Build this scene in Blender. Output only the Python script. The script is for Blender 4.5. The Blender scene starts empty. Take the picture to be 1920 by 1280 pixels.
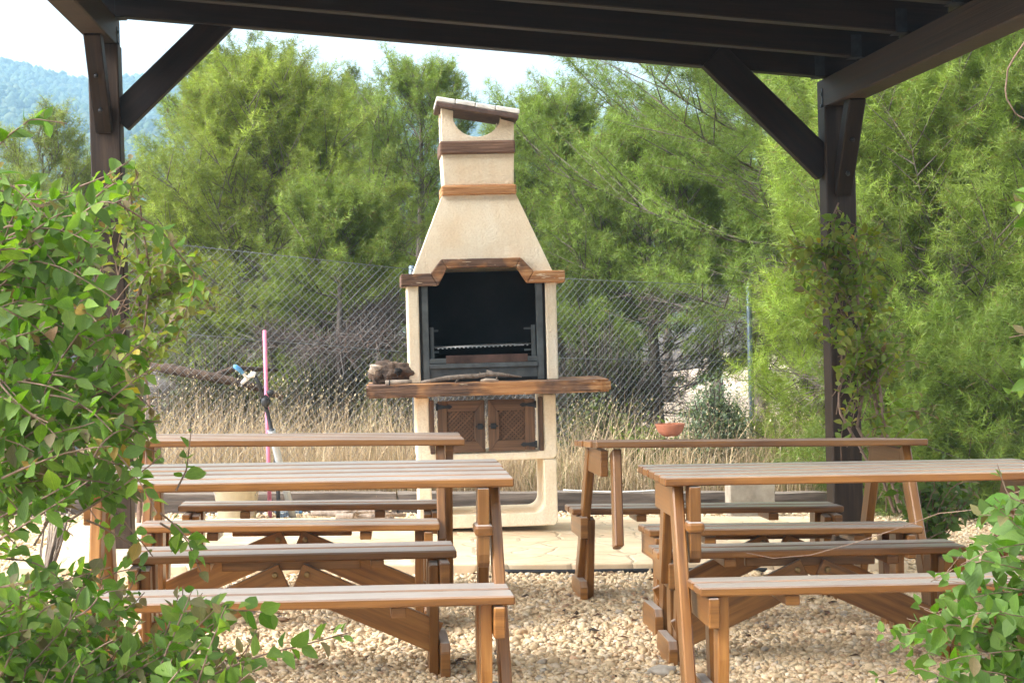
import bpy, bmesh, math, random
import numpy as np
from mathutils import Vector, Matrix

random.seed(7)
RNG = np.random.default_rng(11)
scene = bpy.context.scene
COL = scene.collection
rad = math.radians

# ------------------------------------------------------------------ camera
FPX = 3500.0
HCAM = 1.25
yaw, pit, rol = rad(4.25), rad(.83), rad(1.5)
F0 = np.array([math.sin(yaw), math.cos(yaw), 0]); R0 = np.array([math.cos(yaw), -math.sin(yaw), 0]); U0 = np.array([0, 0, 1.])
CF = F0*math.cos(pit)-U0*math.sin(pit); U1 = U0*math.cos(pit)+F0*math.sin(pit)
CR = R0*math.cos(rol)-U1*math.sin(rol); CU = U1*math.cos(rol)+R0*math.sin(rol)
CC = np.array([0, 0, HCAM])


def P(x, y, d):
    """photo pixel + distance along the view axis -> world point (used to survey the place)"""
    return CC+d*(CF+CR*(x-960)/FPX-CU*(y-640)/FPX)


def zg(x, y):
    """terrain height: the site falls gently to one side, and drops behind the fence"""
    z = -.03*(np.clip(x, -6, 7)+.1)
    t = np.clip((np.asarray(y, float)-13.2)/6, 0, 1)
    return z-.35*t*t*(3-2*t)


cam = bpy.data.cameras.new("camera")
cam.sensor_width = 36
cam.lens = FPX/1920*36
cam.clip_end = 8000
cam.clip_start = .05
co = bpy.data.objects.new("camera", cam)
COL.objects.link(co)
M = Matrix.Identity(4)
for i in range(3):
    M[i][0], M[i][1], M[i][2], M[i][3] = CR[i], CU[i], -CF[i], CC[i]
co.matrix_world = M
scene.camera = co

# ------------------------------------------------------------------ materials


class NT:
    def __init__(s, name):
        s.m = bpy.data.materials.new(name)
        s.m.use_nodes = True
        s.t = s.m.node_tree
        s.t.nodes.clear()
        s.out = s.n('ShaderNodeOutputMaterial')

    def n(s, kind, ins=None, **kw):
        nd = s.t.nodes.new(kind)
        for k, v in kw.items():
            setattr(nd, k, v)
        for k, v in (ins or {}).items():
            if isinstance(v, tuple) and len(v) == 2 and hasattr(v[0], 'outputs'):
                s.t.links.new(v[0].outputs[v[1]], nd.inputs[k])
            elif hasattr(v, 'outputs'):
                s.t.links.new(v.outputs[0], nd.inputs[k])
            else:
                nd.inputs[k].default_value = v
        return nd

    def ramp(s, fac, stops, interp='LINEAR'):
        nd = s.n('ShaderNodeValToRGB', {'Fac': fac})
        cr = nd.color_ramp
        cr.interpolation = interp
        while len(cr.elements) < len(stops):
            cr.elements.new(.5)
        for e, (p, c) in zip(cr.elements, stops):
            e.position = p
            e.color = (*c, 1) if len(c) == 3 else c
        return nd

    def noise(s, vec, scale, detail=3, rough=.55, dist=0):
        return s.n('ShaderNodeTexNoise', {'Vector': vec, 'Scale': scale, 'Detail': detail, 'Roughness': rough, 'Distortion': dist})

    def mapping(s, vec, sc=(1, 1, 1), loc=(0, 0, 0), rot=(0, 0, 0)):
        return s.n('ShaderNodeMapping', {'Vector': vec, 'Scale': sc, 'Location': loc, 'Rotation': rot})

    def mix(s, f, a, b, mode='MIX'):
        return s.n('ShaderNodeMixRGB', {'Fac': f, 'Color1': a, 'Color2': b}, blend_type=mode)

    def bump(s, h, st=.3, dist=.01, nrm=None):
        d = {'Height': h, 'Strength': st, 'Distance': dist}
        if nrm is not None:
            d['Normal'] = nrm
        return s.n('ShaderNodeBump', d)

    def surf(s, sh):
        s.t.links.new(sh.outputs[0], s.out.inputs['Surface'])
        return s.m

    def pbsdf(s, **k):
        return s.n('ShaderNodeBsdfPrincipled', {a.replace('_', ' '): b for a, b in k.items()})


def c4(c):
    return (*c, 1)


def m_plain(name, c, rough=.6, metal=0., var=.12, bump=.0, scale=30):
    t = NT(name)
    tc = t.n('ShaderNodeTexCoord')
    nz = t.noise((tc, 'Object'), scale, 5)
    lo = tuple(x*(1-var*1.6) for x in c); hi = tuple(min(1, x*(1+var)) for x in c)
    col = t.ramp(nz, [(.3, lo), (.7, hi)])
    k = dict(Base_Color=col, Roughness=rough, Metallic=metal)
    if bump:
        k['Normal'] = t.bump(nz, bump, .005)
    return t.surf(t.pbsdf(**k))


def m_wood(name, dark, mid, light, rough=.4, coat=0., streak=34, bump=.15, weather_sheen=None, worn=0.0, spec=.5):
    """boards carry uv = (metres along the grain, metres across) and a per-board tint"""
    t = NT(name)
    uv = t.n('ShaderNodeUVMap')
    tint = t.n('ShaderNodeAttribute', attribute_name='tint')
    g = t.noise(t.mapping((uv, 'UV'), (1.6, streak, 1)), 1.3, 6, .62, .35)
    g2 = t.noise(t.mapping((uv, 'UV'), (5, 190, 1)), 1.0, 3, .6)
    big = t.noise(t.mapping((uv, 'UV'), (2.2, 5, 1)), 1.7, 3, .5)
    c = t.ramp(g, [(.30, dark), (.5, mid), (.72, light)])
    c = t.mix(.45, c, t.ramp(g2, [(.3, (.68, .64, .6)), (.65, (1, 1, 1))]), 'MULTIPLY')
    c = t.mix(.5, c, t.ramp(big, [(.3, (.62, .56, .52)), (.6, (1, 1, 1))]), 'MULTIPLY')
    tv = t.n('ShaderNodeMapRange', {'Value': (tint, 'Fac'), 'To Min': .72, 'To Max': 1.2})
    c = t.n('ShaderNodeHueSaturation', {'Color': c, 'Value': (tv, 0)})
    if weather_sheen:  # paler colour on upward faces: weathering, and on tables painted sheen too
        geo = t.n('ShaderNodeNewGeometry')
        sp = t.n('ShaderNodeSeparateXYZ', {'Vector': (geo, 'Normal')})
        up = t.n('ShaderNodeMapRange', {'Value': (sp, 'Z'), 'From Min': .6, 'From Max': .95, 'To Min': 0, 'To Max': worn})
        wn = t.noise(t.mapping((uv, 'UV'), (3, 40, 1)), 2.0, 4)
        f = t.n('ShaderNodeMath', {0: (up, 0), 1: t.ramp(wn, [(.3, (.55, .55, .55)), (.7, (1, 1, 1))])}, operation='MULTIPLY')
        c = t.mix(f, c, c4(weather_sheen))
    r = t.n('ShaderNodeMapRange', {'Value': (g, 0), 'To Min': rough*.8, 'To Max': min(1, rough*1.25)})
    k = dict(Base_Color=c, Roughness=(r, 0), Normal=t.bump(g2, bump, .004), Specular_IOR_Level=spec)
    if coat:
        k['Coat_Weight'] = coat
        k['Coat_Roughness'] = .32
    return t.surf(t.pbsdf(**k))


def m_stucco():
    t = NT('cream_stucco')
    tc = t.n('ShaderNodeTexCoord')
    big = t.noise((tc, 'Object'), 2.6, 4, .6)
    grain = t.noise((tc, 'Object'), 95, 3, .6)
    st = t.noise(t.mapping((tc, 'Object'), (9, 9, 1.2)), 1.6, 4, .6)
    c = t.ramp(big, [(.28, (.84, .66, .44)), (.5, (.89, .76, .56)), (.72, (.91, .81, .64))])
    c = t.mix(.3, c, t.ramp(st, [(.32, (.82, .70, .56)), (.6, (1, 1, 1))]), 'MULTIPLY')
    c = t.mix(.35, c, t.ramp(grain, [(.35, (.80, .74, .67)), (.6, (1, 1, 1))]), 'MULTIPLY')
    return t.surf(t.pbsdf(Base_Color=c, Roughness=.9, Normal=t.bump(grain, .7, .008)))


def m_fauxwood(name='stained_cast_beam', lo=.47, hi=.58, gain=1.0, chip=.70, xg=0.0):
    """cast concrete beams with carved grain: umber stain worn to orange and to the pale casting"""
    t = NT(name)
    tc = t.n('ShaderNodeTexCoord')
    g = t.noise(t.mapping((tc, 'Object'), (3, 3, 62)), 1.5, 5, .65, .6)
    pa = t.noise((tc, 'Object'), 4.2, 3, .5)
    sx = t.n('ShaderNodeSeparateXYZ', {'Vector': (tc, 'Object')})
    pa = t.n('ShaderNodeMath', {0: (sx, 'X'), 1: xg, 2: (pa, 0)}, operation='MULTIPLY_ADD')
    ch = t.noise(t.mapping((tc, 'Object'), (9, 9, 80)), 1.2, 4, .6)
    c1 = t.ramp(g, [(.3, (.05, .026, .016)), (.5, (.15, .080, .048)), (.7, (.27, .155, .10))])
    c2 = t.ramp(g, [(.3, (.25, .10, .035)), (.5, (.46, .21, .075)), (.7, (.62, .36, .17))])
    c = t.mix(t.ramp(pa, [(lo, (0, 0, 0)), (hi, (1, 1, 1))]), c1, c2)
    c = t.mix(t.ramp(ch, [(chip, (0, 0, 0)), (chip+.035, (.85, .85, .85))]), c, c4((.74, .58, .40)))
    return t.surf(t.pbsdf(Base_Color=c, Roughness=.8, Normal=t.bump(g, .6, .012)))


def m_col(name, rough=.6, trans=0.0, spec=.5, nscale=0, var=.25, tcol=(1.25, 1.35, .6, 1)):
    """base colour comes from the natural colour of each leaf / needle / stone, stored per element"""
    t = NT(name)
    a = t.n('ShaderNodeAttribute', attribute_name='col')
    c = (a, 'Color')
    nrm = None
    if nscale:
        tc = t.n('ShaderNodeTexCoord')
        nz = t.noise((tc, 'Object'), nscale, 4)
        c = t.mix(1.0, (a, 'Color'), t.ramp(nz, [(.3, (1-var,)*3), (.7, (1+var*.3,)*3)]), 'MULTIPLY')
        nrm = t.bump(nz, .3, .004)
    k = dict(Base_Color=c, Roughness=rough)
    k['Specular_IOR_Level'] = spec
    if nrm:
        k['Normal'] = nrm
    b = t.pbsdf(**k)
    if trans:
        tcv = t.n('ShaderNodeMixRGB', {'Fac': 1.0, 'Color1': c, 'Color2': tcol}, blend_type='MULTIPLY')
        tr = t.n('ShaderNodeBsdfTranslucent', {'Color': tcv})
        b = t.n('ShaderNodeMixShader', {0: trans, 1: b, 2: tr})
    return t.surf(b)


def m_leaf():
    t = NT('honeysuckle_leaf')
    a = t.n('ShaderNodeAttribute', attribute_name='col')
    uv = t.n('ShaderNodeUVMap')
    sp = t.n('ShaderNodeSeparateXYZ', {'Vector': (uv, 'UV')})
    # midrib + side veins, lighter
    ab = t.n('ShaderNodeMath', {0: (sp, 'Y')}, operation='ABSOLUTE')
    rib = t.n('ShaderNodeMapRange', {'Value': (ab, 0), 'From Min': .0, 'From Max': .07, 'To Min': .55, 'To Max': 0})
    k = t.n('ShaderNodeMath', {0: (ab, 0), 1: -.7, 2: (sp, 'X')}, operation='MULTIPLY_ADD')
    w = t.n('ShaderNodeMath', {0: (k, 0), 1: 38.0}, operation='MULTIPLY')
    sn = t.n('ShaderNodeMath', {0: (w, 0)}, operation='SINE')
    vn = t.n('ShaderNodeMapRange', {'Value': (sn, 0), 'From Min': .75, 'From Max': 1, 'To Min': 0, 'To Max': .28})
    f = t.n('ShaderNodeMath', {0: (rib, 0), 1: (vn, 0)}, operation='MAXIMUM')
    c = t.mix((f, 0), (a, 'Color'), t.mix(1.0, (a, 'Color'), (1.7, 1.6, 1.5, 1), 'MULTIPLY'))
    tc = t.n('ShaderNodeTexCoord')
    nz = t.noise((tc, 'Object'), 120, 3)
    c = t.mix(.6, c, t.ramp(nz, [(.3, (.7, .72, .65)), (.65, (1.05, 1.05, 1))]), 'MULTIPLY')
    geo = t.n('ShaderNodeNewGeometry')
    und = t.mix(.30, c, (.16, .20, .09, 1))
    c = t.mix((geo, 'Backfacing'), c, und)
    b = t.pbsdf(Base_Color=c, Roughness=.5, Specular_IOR_Level=.3, Normal=t.bump((sn, 0), .25, .002))
    tr = t.n('ShaderNodeBsdfTranslucent', {'Color': t.mix(1.0, c, (1.25, 1.5, .5, 1), 'MULTIPLY')})
    return t.surf(t.n('ShaderNodeMixShader', {0: .42, 1: b, 2: tr}))


def m_bark(name, a, b, sc=14):
    t = NT(name)
    tc = t.n('ShaderNodeTexCoord')
    g = t.noise(t.mapping((tc, 'Object'), (1, 1, .35)), sc, 6, .65, .5)
    c = t.ramp(g, [(.32, a), (.68, b)])
    return t.surf(t.pbsdf(Base_Color=c, Roughness=.9, Normal=t.bump(g, .8, .02)))


def m_ground():
    t = NT('sandy_ground')
    tc = t.n('ShaderNodeTexCoord')
    n1 = t.noise((tc, 'Object'), .35, 5, .6)
    n2 = t.noise((tc, 'Object'), 9, 6, .65)
    n3 = t.noise((tc, 'Object'), 60, 3)
    sand = t.ramp(n2, [(.3, (.36, .26, .17)), (.6, (.50, .38, .26))])
    lit = t.ramp(n2, [(.3, (.035, .026, .018)), (.65, (.12, .085, .058))])
    c = t.mix(t.ramp(n1, [(.62, (1, 1, 1)), (.74, (0, 0, 0))]), sand, lit)
    c = t.mix(.4, c, t.ramp(n3, [(.35, (.6, .6, .6)), (.6, (1, 1, 1))]), 'MULTIPLY')
    return t.surf(t.pbsdf(Base_Color=c, Roughness=.95, Normal=t.bump(n2, .6, .05)))


def m_gravelbed():
    t = NT('gravel_bed')
    tc = t.n('ShaderNodeTexCoord')
    v = t.n('ShaderNodeTexVoronoi', {'Vector': (tc, 'Object'), 'Scale': 42.0})
    c = t.ramp((v, 'Distance'), [(.1, (.66, .51, .33)), (.75, (.46, .34, .21))])
    return t.surf(t.pbsdf(Base_Color=c, Roughness=.9, Normal=t.bump((v, 'Distance'), -.8, .02)))


def m_slab():
    t = NT('stamped_patio')
    tc = t.n('ShaderNodeTexCoord')
    w = t.noise((tc, 'Object'), 2.2, 3)
    vec = t.mix(.18, (tc, 'Object'), (w, 'Color'))
    v = t.n('ShaderNodeTexVoronoi', {'Vector': vec, 'Scale': 4.6}, feature='DISTANCE_TO_EDGE')
    n = t.noise((tc, 'Object'), 5, 5, .65)
    c = t.ramp(n, [(.3, (.66, .46, .27)), (.5, (.76, .57, .36)), (.72, (.82, .65, .45))])
    c = t.mix(t.ramp((v, 'Distance'), [(.004, (.6, .6, .6)), (.016, (0, 0, 0))]), c, (.28, .19, .11, 1))
    h = t.ramp((v, 'Distance'), [(.0, (0, 0, 0)), (.06, (1, 1, 1))])
    return t.surf(t.pbsdf(Base_Color=c, Roughness=.75, Normal=t.bump(h, .6, .01, t.bump(n, .2, .01))))


def m_hill():
    t = NT('hill_scrub')
    tc = t.n('ShaderNodeTexCoord')
    n = t.noise((tc, 'Object'), .035, 6, .65)
    n2 = t.noise((tc, 'Object'), .009, 4, .6)
    c = t.ramp(n, [(.3, (.03, .05, .018)), (.55, (.08, .10, .035)), (.72, (.20, .19, .10))])
    c = t.mix(.4, c, t.ramp(n2, [(.35, (.6, .65, .6)), (.65, (1, 1, 1))]), 'MULTIPLY')
    return t.surf(t.pbsdf(Base_Color=c, Roughness=.95))


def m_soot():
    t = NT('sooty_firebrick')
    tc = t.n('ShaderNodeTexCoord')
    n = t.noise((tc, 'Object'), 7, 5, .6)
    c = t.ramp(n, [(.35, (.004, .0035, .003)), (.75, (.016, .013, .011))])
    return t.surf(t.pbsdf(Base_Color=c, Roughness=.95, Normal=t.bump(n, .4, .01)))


MAT = dict(
    table=m_wood('varnished_teak', (.125, .046, .010), (.255, .104, .022), (.37, .170, .044), .42, .6, 26, .10, (.40, .38, .355), .97, spec=.2),  # pale upper faces: grey weathering plus sky sheen put into the colour
    pergola=m_wood('dark_stained_timber', (.008, .0038, .0024), (.018, .0090, .0056), (.032, .0175, .011), .55, 0, 30, .3, spec=.28),  # stained timber of rafters and deck, roof shade included in the dark tone
    beam=m_wood('lit_stained_timber', (.022, .0125, .0075), (.042, .0245, .0145), (.078, .049, .031), .6, 0, 30, .35, spec=.3),  # same stained timber, light on posts and side beams put into a paler colour
    door=m_wood('walnut_stained_wood', (.055, .026, .013), (.14, .070, .033), (.22, .12, .06), .65, 0, 40, .25),
    tie=m_wood('weathered_sleeper', (.04, .030, .023), (.11, .083, .064), (.21, .165, .13), .9, 0, 22, .9, (.30, .25, .20), .6),
    stucco=m_stucco(), faux=m_fauxwood(), faux_dark=m_fauxwood('umber_cast_beam', .75, .85, 1, .78), faux_orange=m_fauxwood('orange_cast_beam', .2, .35, 1, .74), faux_mantel=m_fauxwood('worn_cast_beam', .50, .60, 1, .64, .28), soot=m_soot(),
    iron=m_plain('grey_painted_iron', (.085, .092, .09), .5, .1, .25, .1, 14),
    blackiron=m_plain('black_iron', (.03, .03, .032), .55, .5, .3, .2),
    steel=m_plain('bare_steel_rod', (.55, .53, .50), .35, .9, .25, 0, 60),
    rust=m_plain('rusty_plate', (.10, .055, .04), .8, .2, .4, .2, 9),
    tile=m_plain('whitewashed_tile', (.74, .70, .63), .85, 0, .12, .3, 20),
    capboard=m_plain('brown_cap_board', (.10, .06, .045), .7, 0, .3, .3, 20),
    galv=m_plain('galvanised_steel', (.125, .16, .195), .5, .35, .15, .05, 18),
    wire=m_plain('fence_wire', (.22, .23, .24), .5, .4, .15, 0, 4),
    bolt=m_plain('dull_brass_bolt', (.32, .22, .10), .45, .8, .2, .1, 60),
    pink=m_plain('pink_plastic', (.72, .22, .34), .5, 0, .12, .05, 8),
    rubber=m_plain('black_rubber', (.022, .022, .024), .5, 0, .2),
    blue=m_plain('blue_plastic', (.10, .32, .62), .4, 0, .1),
    whitepl=m_plain('white_plastic', (.75, .75, .73), .4, 0, .08),
    pvc=m_plain('grey_pipe', (.50, .53, .55), .45, 0, .1, 0, 6),
    bucket=m_plain('milky_plastic', (.56, .50, .36), .45, 0, .10, .05, 5),
    concrete=m_plain('concrete_block', (.36, .31, .24), .92, 0, .22, .5, 11),
    clay=m_plain('terracotta', (.50, .17, .085), .8, 0, .15, .15, 30),
    rock=m_plain('pale_rock', (.42, .36, .29), .9, 0, .25, .6, 16),
    log=m_bark('rotten_wood', (.018, .010, .007), (.15, .095, .062), 22),
    cutwood=m_plain('cut_wood', (.46, .36, .27), .85, 0, .3, .4, 26),
    twig=m_bark('dry_twig', (.12, .085, .06), (.34, .27, .21), 26),
    bark=m_bark('pine_bark', (.06, .046, .037), (.22, .175, .14), 16),
    deadwood=m_col('dead_twigs', .9),
    needle=m_col('pine_needles', .5, .38, .35),
    blade=m_col('dry_grass', .8, .25, tcol=(1.1, 1.05, .95, 1)),
    pebble=m_col('limestone_pebble', .85, 0, .3, 55, .25),
    leaf=m_leaf(),
    stem=m_bark('vine_stem', (.12, .07, .045), (.32, .21, .15), 30),
    sand=m_plain('pale_sand', (.55, .42, .30), .95, 0, .2, .5, 5),
    ground=m_ground(), bed=m_gravelbed(), slab=m_slab(), hill=m_hill(),
)
t = NT('clear_plastic')
MAT['pet'] = t.surf(t.pbsdf(Base_Color=(.55, .72, .92, 1), Roughness=.12, Transmission_Weight=.75, IOR=1.3))

# ------------------------------------------------------------------ object helpers


def link(o, parent=None):
    COL.objects.link(o)
    if parent is not None:
        o.parent = parent
    return o


def thing(name, label, cat, loc=(0, 0, 0), group=None, rot=(0, 0, 0)):
    o = bpy.data.objects.new(name, None)
    o.empty_display_size = .1
    o.location = loc
    o.rotation_euler = rot
    link(o)
    return tag(o, label, cat, group)


def tag(o, label=None, cat=None, group=None, kind=None):
    for k, v in (('label', label), ('category', cat), ('group', group), ('kind', kind)):
        if v:
            o[k] = v
    return o


class MB:
    """collects shapes into one mesh"""

    def __init__(s):
        s.bm = bmesh.new()
        s.uv = s.bm.loops.layers.uv.new('UVMap')
        s.tint = s.bm.verts.layers.float.new('tint')

    def merge(s, tmp, mat, smooth=False, grain=0):
        """copy tmp (local coords, x along the grain) in, through mat, with uvs in metres"""
        ou, ov, tt = random.uniform(0, 9), random.uniform(0, 9), random.random()
        vm = {}
        flip = mat.to_3x3().determinant() < 0
        for v in tmp.verts:
            n = s.bm.verts.new(mat @ v.co)
            n[s.tint] = tt
            vm[v] = n
        tmp.normal_update()
        for f in tmp.faces:
            vs = [vm[v] for v in f.verts]
            loc = [v.co for v in f.verts]
            if flip:
                vs.reverse(); loc.reverse()
            try:
                nf = s.bm.faces.new(vs)
            except ValueError:
                continue
            nf.smooth = smooth
            ax = max(range(3), key=lambda i: abs(f.normal[i]))
            for lp, c in zip(nf.loops, loc):
                if grain == 0:
                    uvc = (c.x+ou, (c.z if ax == 1 else c.y)+ov) if ax != 0 else (c.y*.15+ou, c.z+ov)
                else:
                    uvc = (c.z+ou, (c.x if ax == 1 else c.y)+ov)
                lp[s.uv].uv = uvc
        tmp.free()

    def box(s, size, mat=None, bev=.004, seg=1, loc=None, grain=None):
        tmp = bmesh.new()
        bmesh.ops.create_cube(tmp, size=1)
        for v in tmp.verts:
            v.co = Vector((v.co.x*size[0], v.co.y*size[1], v.co.z*size[2]))
        if bev:
            bmesh.ops.bevel(tmp, geom=list(tmp.edges), offset=min(bev, min(size)*.45), segments=seg, affect='EDGES', profile=.5)
        if mat is None:
            mat = Matrix.Identity(4)
        if loc is not None:
            mat = Matrix.Translation(loc) @ mat
        if grain is None:
            grain = 1 if size[2] > max(size[0], size[1]) else 0
        s.merge(tmp, mat, False, grain)
        return s

    def board(s, a, b, w, t, side=None, bev=.004, seg=1):
        """a board from a to b; w = width along 'side' (a direction), t = thickness across it"""
        a, b = Vector(a), Vector(b)
        d = b-a
        L = d.length
        x = d.normalized()
        sd = Vector(side) if side is not None else Vector((0, 0, 1))
        z = x.cross(sd).normalized()
        y = z.cross(x)
        m = Matrix((x, y, z)).transposed().to_4x4()
        m.translation = (a+b)/2
        s.box((L, w, t), m, bev, seg, grain=0)
        return s

    def prism(s, pts, depth, mat=None, bev=0, smooth=False, grain=0):
        """polygon in local x,z extruded from y=0 to y=depth"""
        tmp = bmesh.new()
        f = tmp.faces.new([tmp.verts.new((x, 0, z)) for x, z in pts])
        r = bmesh.ops.extrude_face_region(tmp, geom=[f])
        for v in [g for g in r['geom'] if isinstance(g, bmesh.types.BMVert)]:
            v.co.y += depth
        bmesh.ops.recalc_face_normals(tmp, faces=tmp.faces)
        if bev:
            bmesh.ops.bevel(tmp, geom=[e for e in tmp.edges if e.calc_face_angle(0) > .4], offset=bev, segments=2, affect='EDGES', profile=.5)
        s.merge(tmp, mat or Matrix.Identity(4), smooth, grain)
        return s

    def hull(s, bot, top, bev=0, mat=None):
        """loft between two rings of equal length"""
        tmp = bmesh.new()
        A = [tmp.verts.new(p) for p in bot]; B = [tmp.verts.new(p) for p in top]
        n = len(A)
        tmp.faces.new(list(reversed(A))); tmp.faces.new(B)
        for i in range(n):
            tmp.faces.new((A[i], A[(i+1) % n], B[(i+1) % n], B[i]))
        bmesh.ops.recalc_face_normals(tmp, faces=tmp.faces)
        if bev:
            bmesh.ops.bevel(tmp, geom=list(tmp.edges), offset=bev, segments=2, affect='EDGES', profile=.5)
        s.merge(tmp, mat or Matrix.Identity(4), False)
        return s

    def tube(s, path, radii, n=8, smooth=True):
        path = [Vector(p) for p in path]
        if not hasattr(radii, '__len__'):
            radii = [radii]*len(path)
        tmp = bmesh.new()
        rings = []
        ref = Vector((.31, .2, .93))
        for i, p in enumerate(path):
            d = (path[min(i+1, len(path)-1)]-path[max(i-1, 0)]).normalized()
            if abs(d.dot(ref)) > .95:
                ref = Vector((1, .1, 0))
            x = d.cross(ref).normalized(); y = d.cross(x)
            rings.append([tmp.verts.new(p+(x*math.cos(2*math.pi*k/n)+y*math.sin(2*math.pi*k/n))*radii[i]) for k in range(n)])
        for a, b in zip(rings, rings[1:]):
            for k in range(n):
                tmp.faces.new((a[k], a[(k+1) % n], b[(k+1) % n], b[k]))
        tmp.faces.new(list(reversed(rings[0]))); tmp.faces.new(rings[-1])
        bmesh.ops.recalc_face_normals(tmp, faces=tmp.faces)
        s.merge(tmp, Matrix.Identity(4), smooth)
        return s

    def lathe(s, prof, n=32, loc=(0, 0, 0)):
        tmp = bmesh.new()
        rings = [[tmp.verts.new((r*math.cos(2*math.pi*k/n), r*math.sin(2*math.pi*k/n), z)) for k in range(n)] for r, z in prof]
        for a, b in zip(rings, rings[1:]):
            for k in range(n):
                tmp.faces.new((a[k], a[(k+1) % n], b[(k+1) % n], b[k]))
        tmp.faces.new(list(reversed(rings[0])))
        bmesh.ops.recalc_face_normals(tmp, faces=tmp.faces)
        s.merge(tmp, Matrix.Translation(loc), True)
        return s

    def rock(s, size, loc, seed=0, sub=3, amp=.25, rot=0):
        from mathutils import noise
        tmp = bmesh.new()
        bmesh.ops.create_icosphere(tmp, subdivisions=sub, radius=1)
        for v in tmp.verts:
            k = 1+amp*noise.noise(v.co*1.3+Vector((seed*3.1, seed, 0)))+amp*.5*noise.noise(v.co*3.1+Vector((0, seed, seed*2)))
            v.co = Vector((v.co.x*size[0]*k, v.co.y*size[1]*k, v.co.z*size[2]*k))
        s.merge(tmp, Matrix.Translation(loc) @ Matrix.Rotation(rot, 4, 'Z'), True)
        return s

    def build(s, name, mat, parent=None):
        me = bpy.data.meshes.new(name)
        s.bm.normal_update()
        s.bm.to_mesh(me)
        s.bm.free()
        me.materials.append(mat if not isinstance(mat, str) else MAT[mat])
        return link(bpy.data.objects.new(name, me), parent)


def npmesh(name, V, F, mat, col=None, uv=None, parent=None, smooth=False):
    """mesh from arrays; F (n,k); col per vertex; uv per vertex"""
    V = np.asarray(V, np.float32); F = np.asarray(F, np.int32)
    me = bpy.data.meshes.new(name)
    n, k = F.shape
    me.vertices.add(len(V)); me.vertices.foreach_set('co', V.ravel())
    me.loops.add(n*k); me.loops.foreach_set('vertex_index', F.ravel())
    me.polygons.add(n)
    me.polygons.foreach_set('loop_start', np.arange(0, n*k, k, dtype=np.int32))
    me.polygons.foreach_set('loop_total', np.full(n, k, np.int32))
    if smooth:
        me.polygons.foreach_set('use_smooth', np.ones(n, bool))
    if col is not None:
        a = me.attributes.new('col', 'FLOAT_COLOR', 'POINT')
        c = np.ones((len(V), 4), np.float32); c[:, :3] = col
        a.data.foreach_set('color', c.ravel())
    if uv is not None:
        l = me.uv_layers.new(name='UVMap')
        l.data.foreach_set('uv', np.asarray(uv, np.float32)[F.ravel()].ravel())
    me.update(calc_edges=True)
    me.materials.append(MAT[mat] if isinstance(mat, str) else mat)
    return link(bpy.data.objects.new(name, me), parent)


def unit(a):
    return a/np.maximum(np.linalg.norm(a, axis=-1, keepdims=True), 1e-9)


def perp(d):
    r = np.where(np.abs(d[:, 2:3]) > .9, np.array([[1., 0, 0]]), np.array([[0, 0, 1.]]))
    x = unit(np.cross(d, r))
    return x, np.cross(d, x)


def nptubes(A, B, ra, rb, n=4):
    """straight tapered n-sided tubes from A to B, open ended"""
    A, B = np.asarray(A, float), np.asarray(B, float)
    d = unit(B-A)
    x, y = perp(d)
    N = len(A)
    ang = np.arange(n)*2*math.pi/n
    off = x[:, None]*np.cos(ang)[None, :, None]+y[:, None]*np.sin(ang)[None, :, None]
    ra = np.broadcast_to(np.asarray(ra, float), (N,)); rb = np.broadcast_to(np.asarray(rb, float), (N,))
    V = np.concatenate([A[:, None]+off*ra[:, None, None], B[:, None]+off*rb[:, None, None]], 1)
    i = np.arange(n); j = (i+1) % n
    f = np.stack([i, j, j+n, i+n], 1)
    F = (np.arange(N)*2*n)[:, None, None]+f[None]
    return V.reshape(-1, 3), F.reshape(-1, 4)


# ------------------------------------------------------------------ world, sun
SUN_EL, SUN_AZ = rad(42), rad(254)     # azimuth measured clockwise from +Y: sun behind the camera's left shoulder
w = bpy.data.worlds.new("World")
scene.world = w
w.use_nodes = True
nt = w.node_tree
bg = nt.nodes['Background']
sky = nt.nodes.new('ShaderNodeTexSky')
sky.sky_type = 'NISHITA'
sky.sun_disc = False
sky.sun_elevation = SUN_EL
sky.sun_rotation = SUN_AZ
sky.air_density = 1.0
sky.dust_density = 6.0
sky.ozone_density = 1.0
hs = nt.nodes.new('ShaderNodeHueSaturation')
hs.inputs['Saturation'].default_value = .08
nt.links.new(sky.outputs[0], hs.inputs['Color'])
nt.links.new(hs.outputs[0], bg.inputs['Color'])
bg.inputs['Strength'].default_value = .15
sl = bpy.data.lights.new('sun', 'SUN')
sl.energy = .8
sl.angle = rad(65)
sl.color = (1, .96, .90)
so = link(bpy.data.objects.new('sun', sl))
sd = Vector((math.sin(SUN_AZ)*math.cos(SUN_EL), math.cos(SUN_AZ)*math.cos(SUN_EL), math.sin(SUN_EL)))
so.rotation_euler = sd.to_track_quat('Z', 'Y').to_euler()
so.location = (0, 0, 30)
vs = scene.view_settings
vs.view_transform = 'Standard'
vs.look = 'None'
vs.gamma = 1
vs.exposure = 1.95

# ------------------------------------------------------------------ ground, gravel, patio


def grid_axis(dense0, dense1, step, far0, far1):
    a = list(np.arange(dense0, dense1+1e-6, step))
    st = step
    while a[-1] < far1:
        st *= 1.35
        a.append(min(far1, a[-1]+st))
    st = step
    while a[0] > far0:
        st *= 1.35
        a.insert(0, max(far0, a[0]-st))
    return np.array(a)


def sheet(name, xs, ys, zf, mat):
    X, Y = np.meshgrid(xs, ys)
    Z = zf(X, Y)
    nx, ny = len(xs), len(ys)
    V = np.stack([X, Y, Z], -1).reshape(-1, 3)
    i = np.arange(ny-1)[:, None]*nx+np.arange(nx-1)[None]
    F = np.stack([i, i+1, i+nx+1, i+nx], -1).reshape(-1, 4)
    o = npmesh(name, V, F, mat, smooth=True)
    return tag(o, kind='structure')


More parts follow.
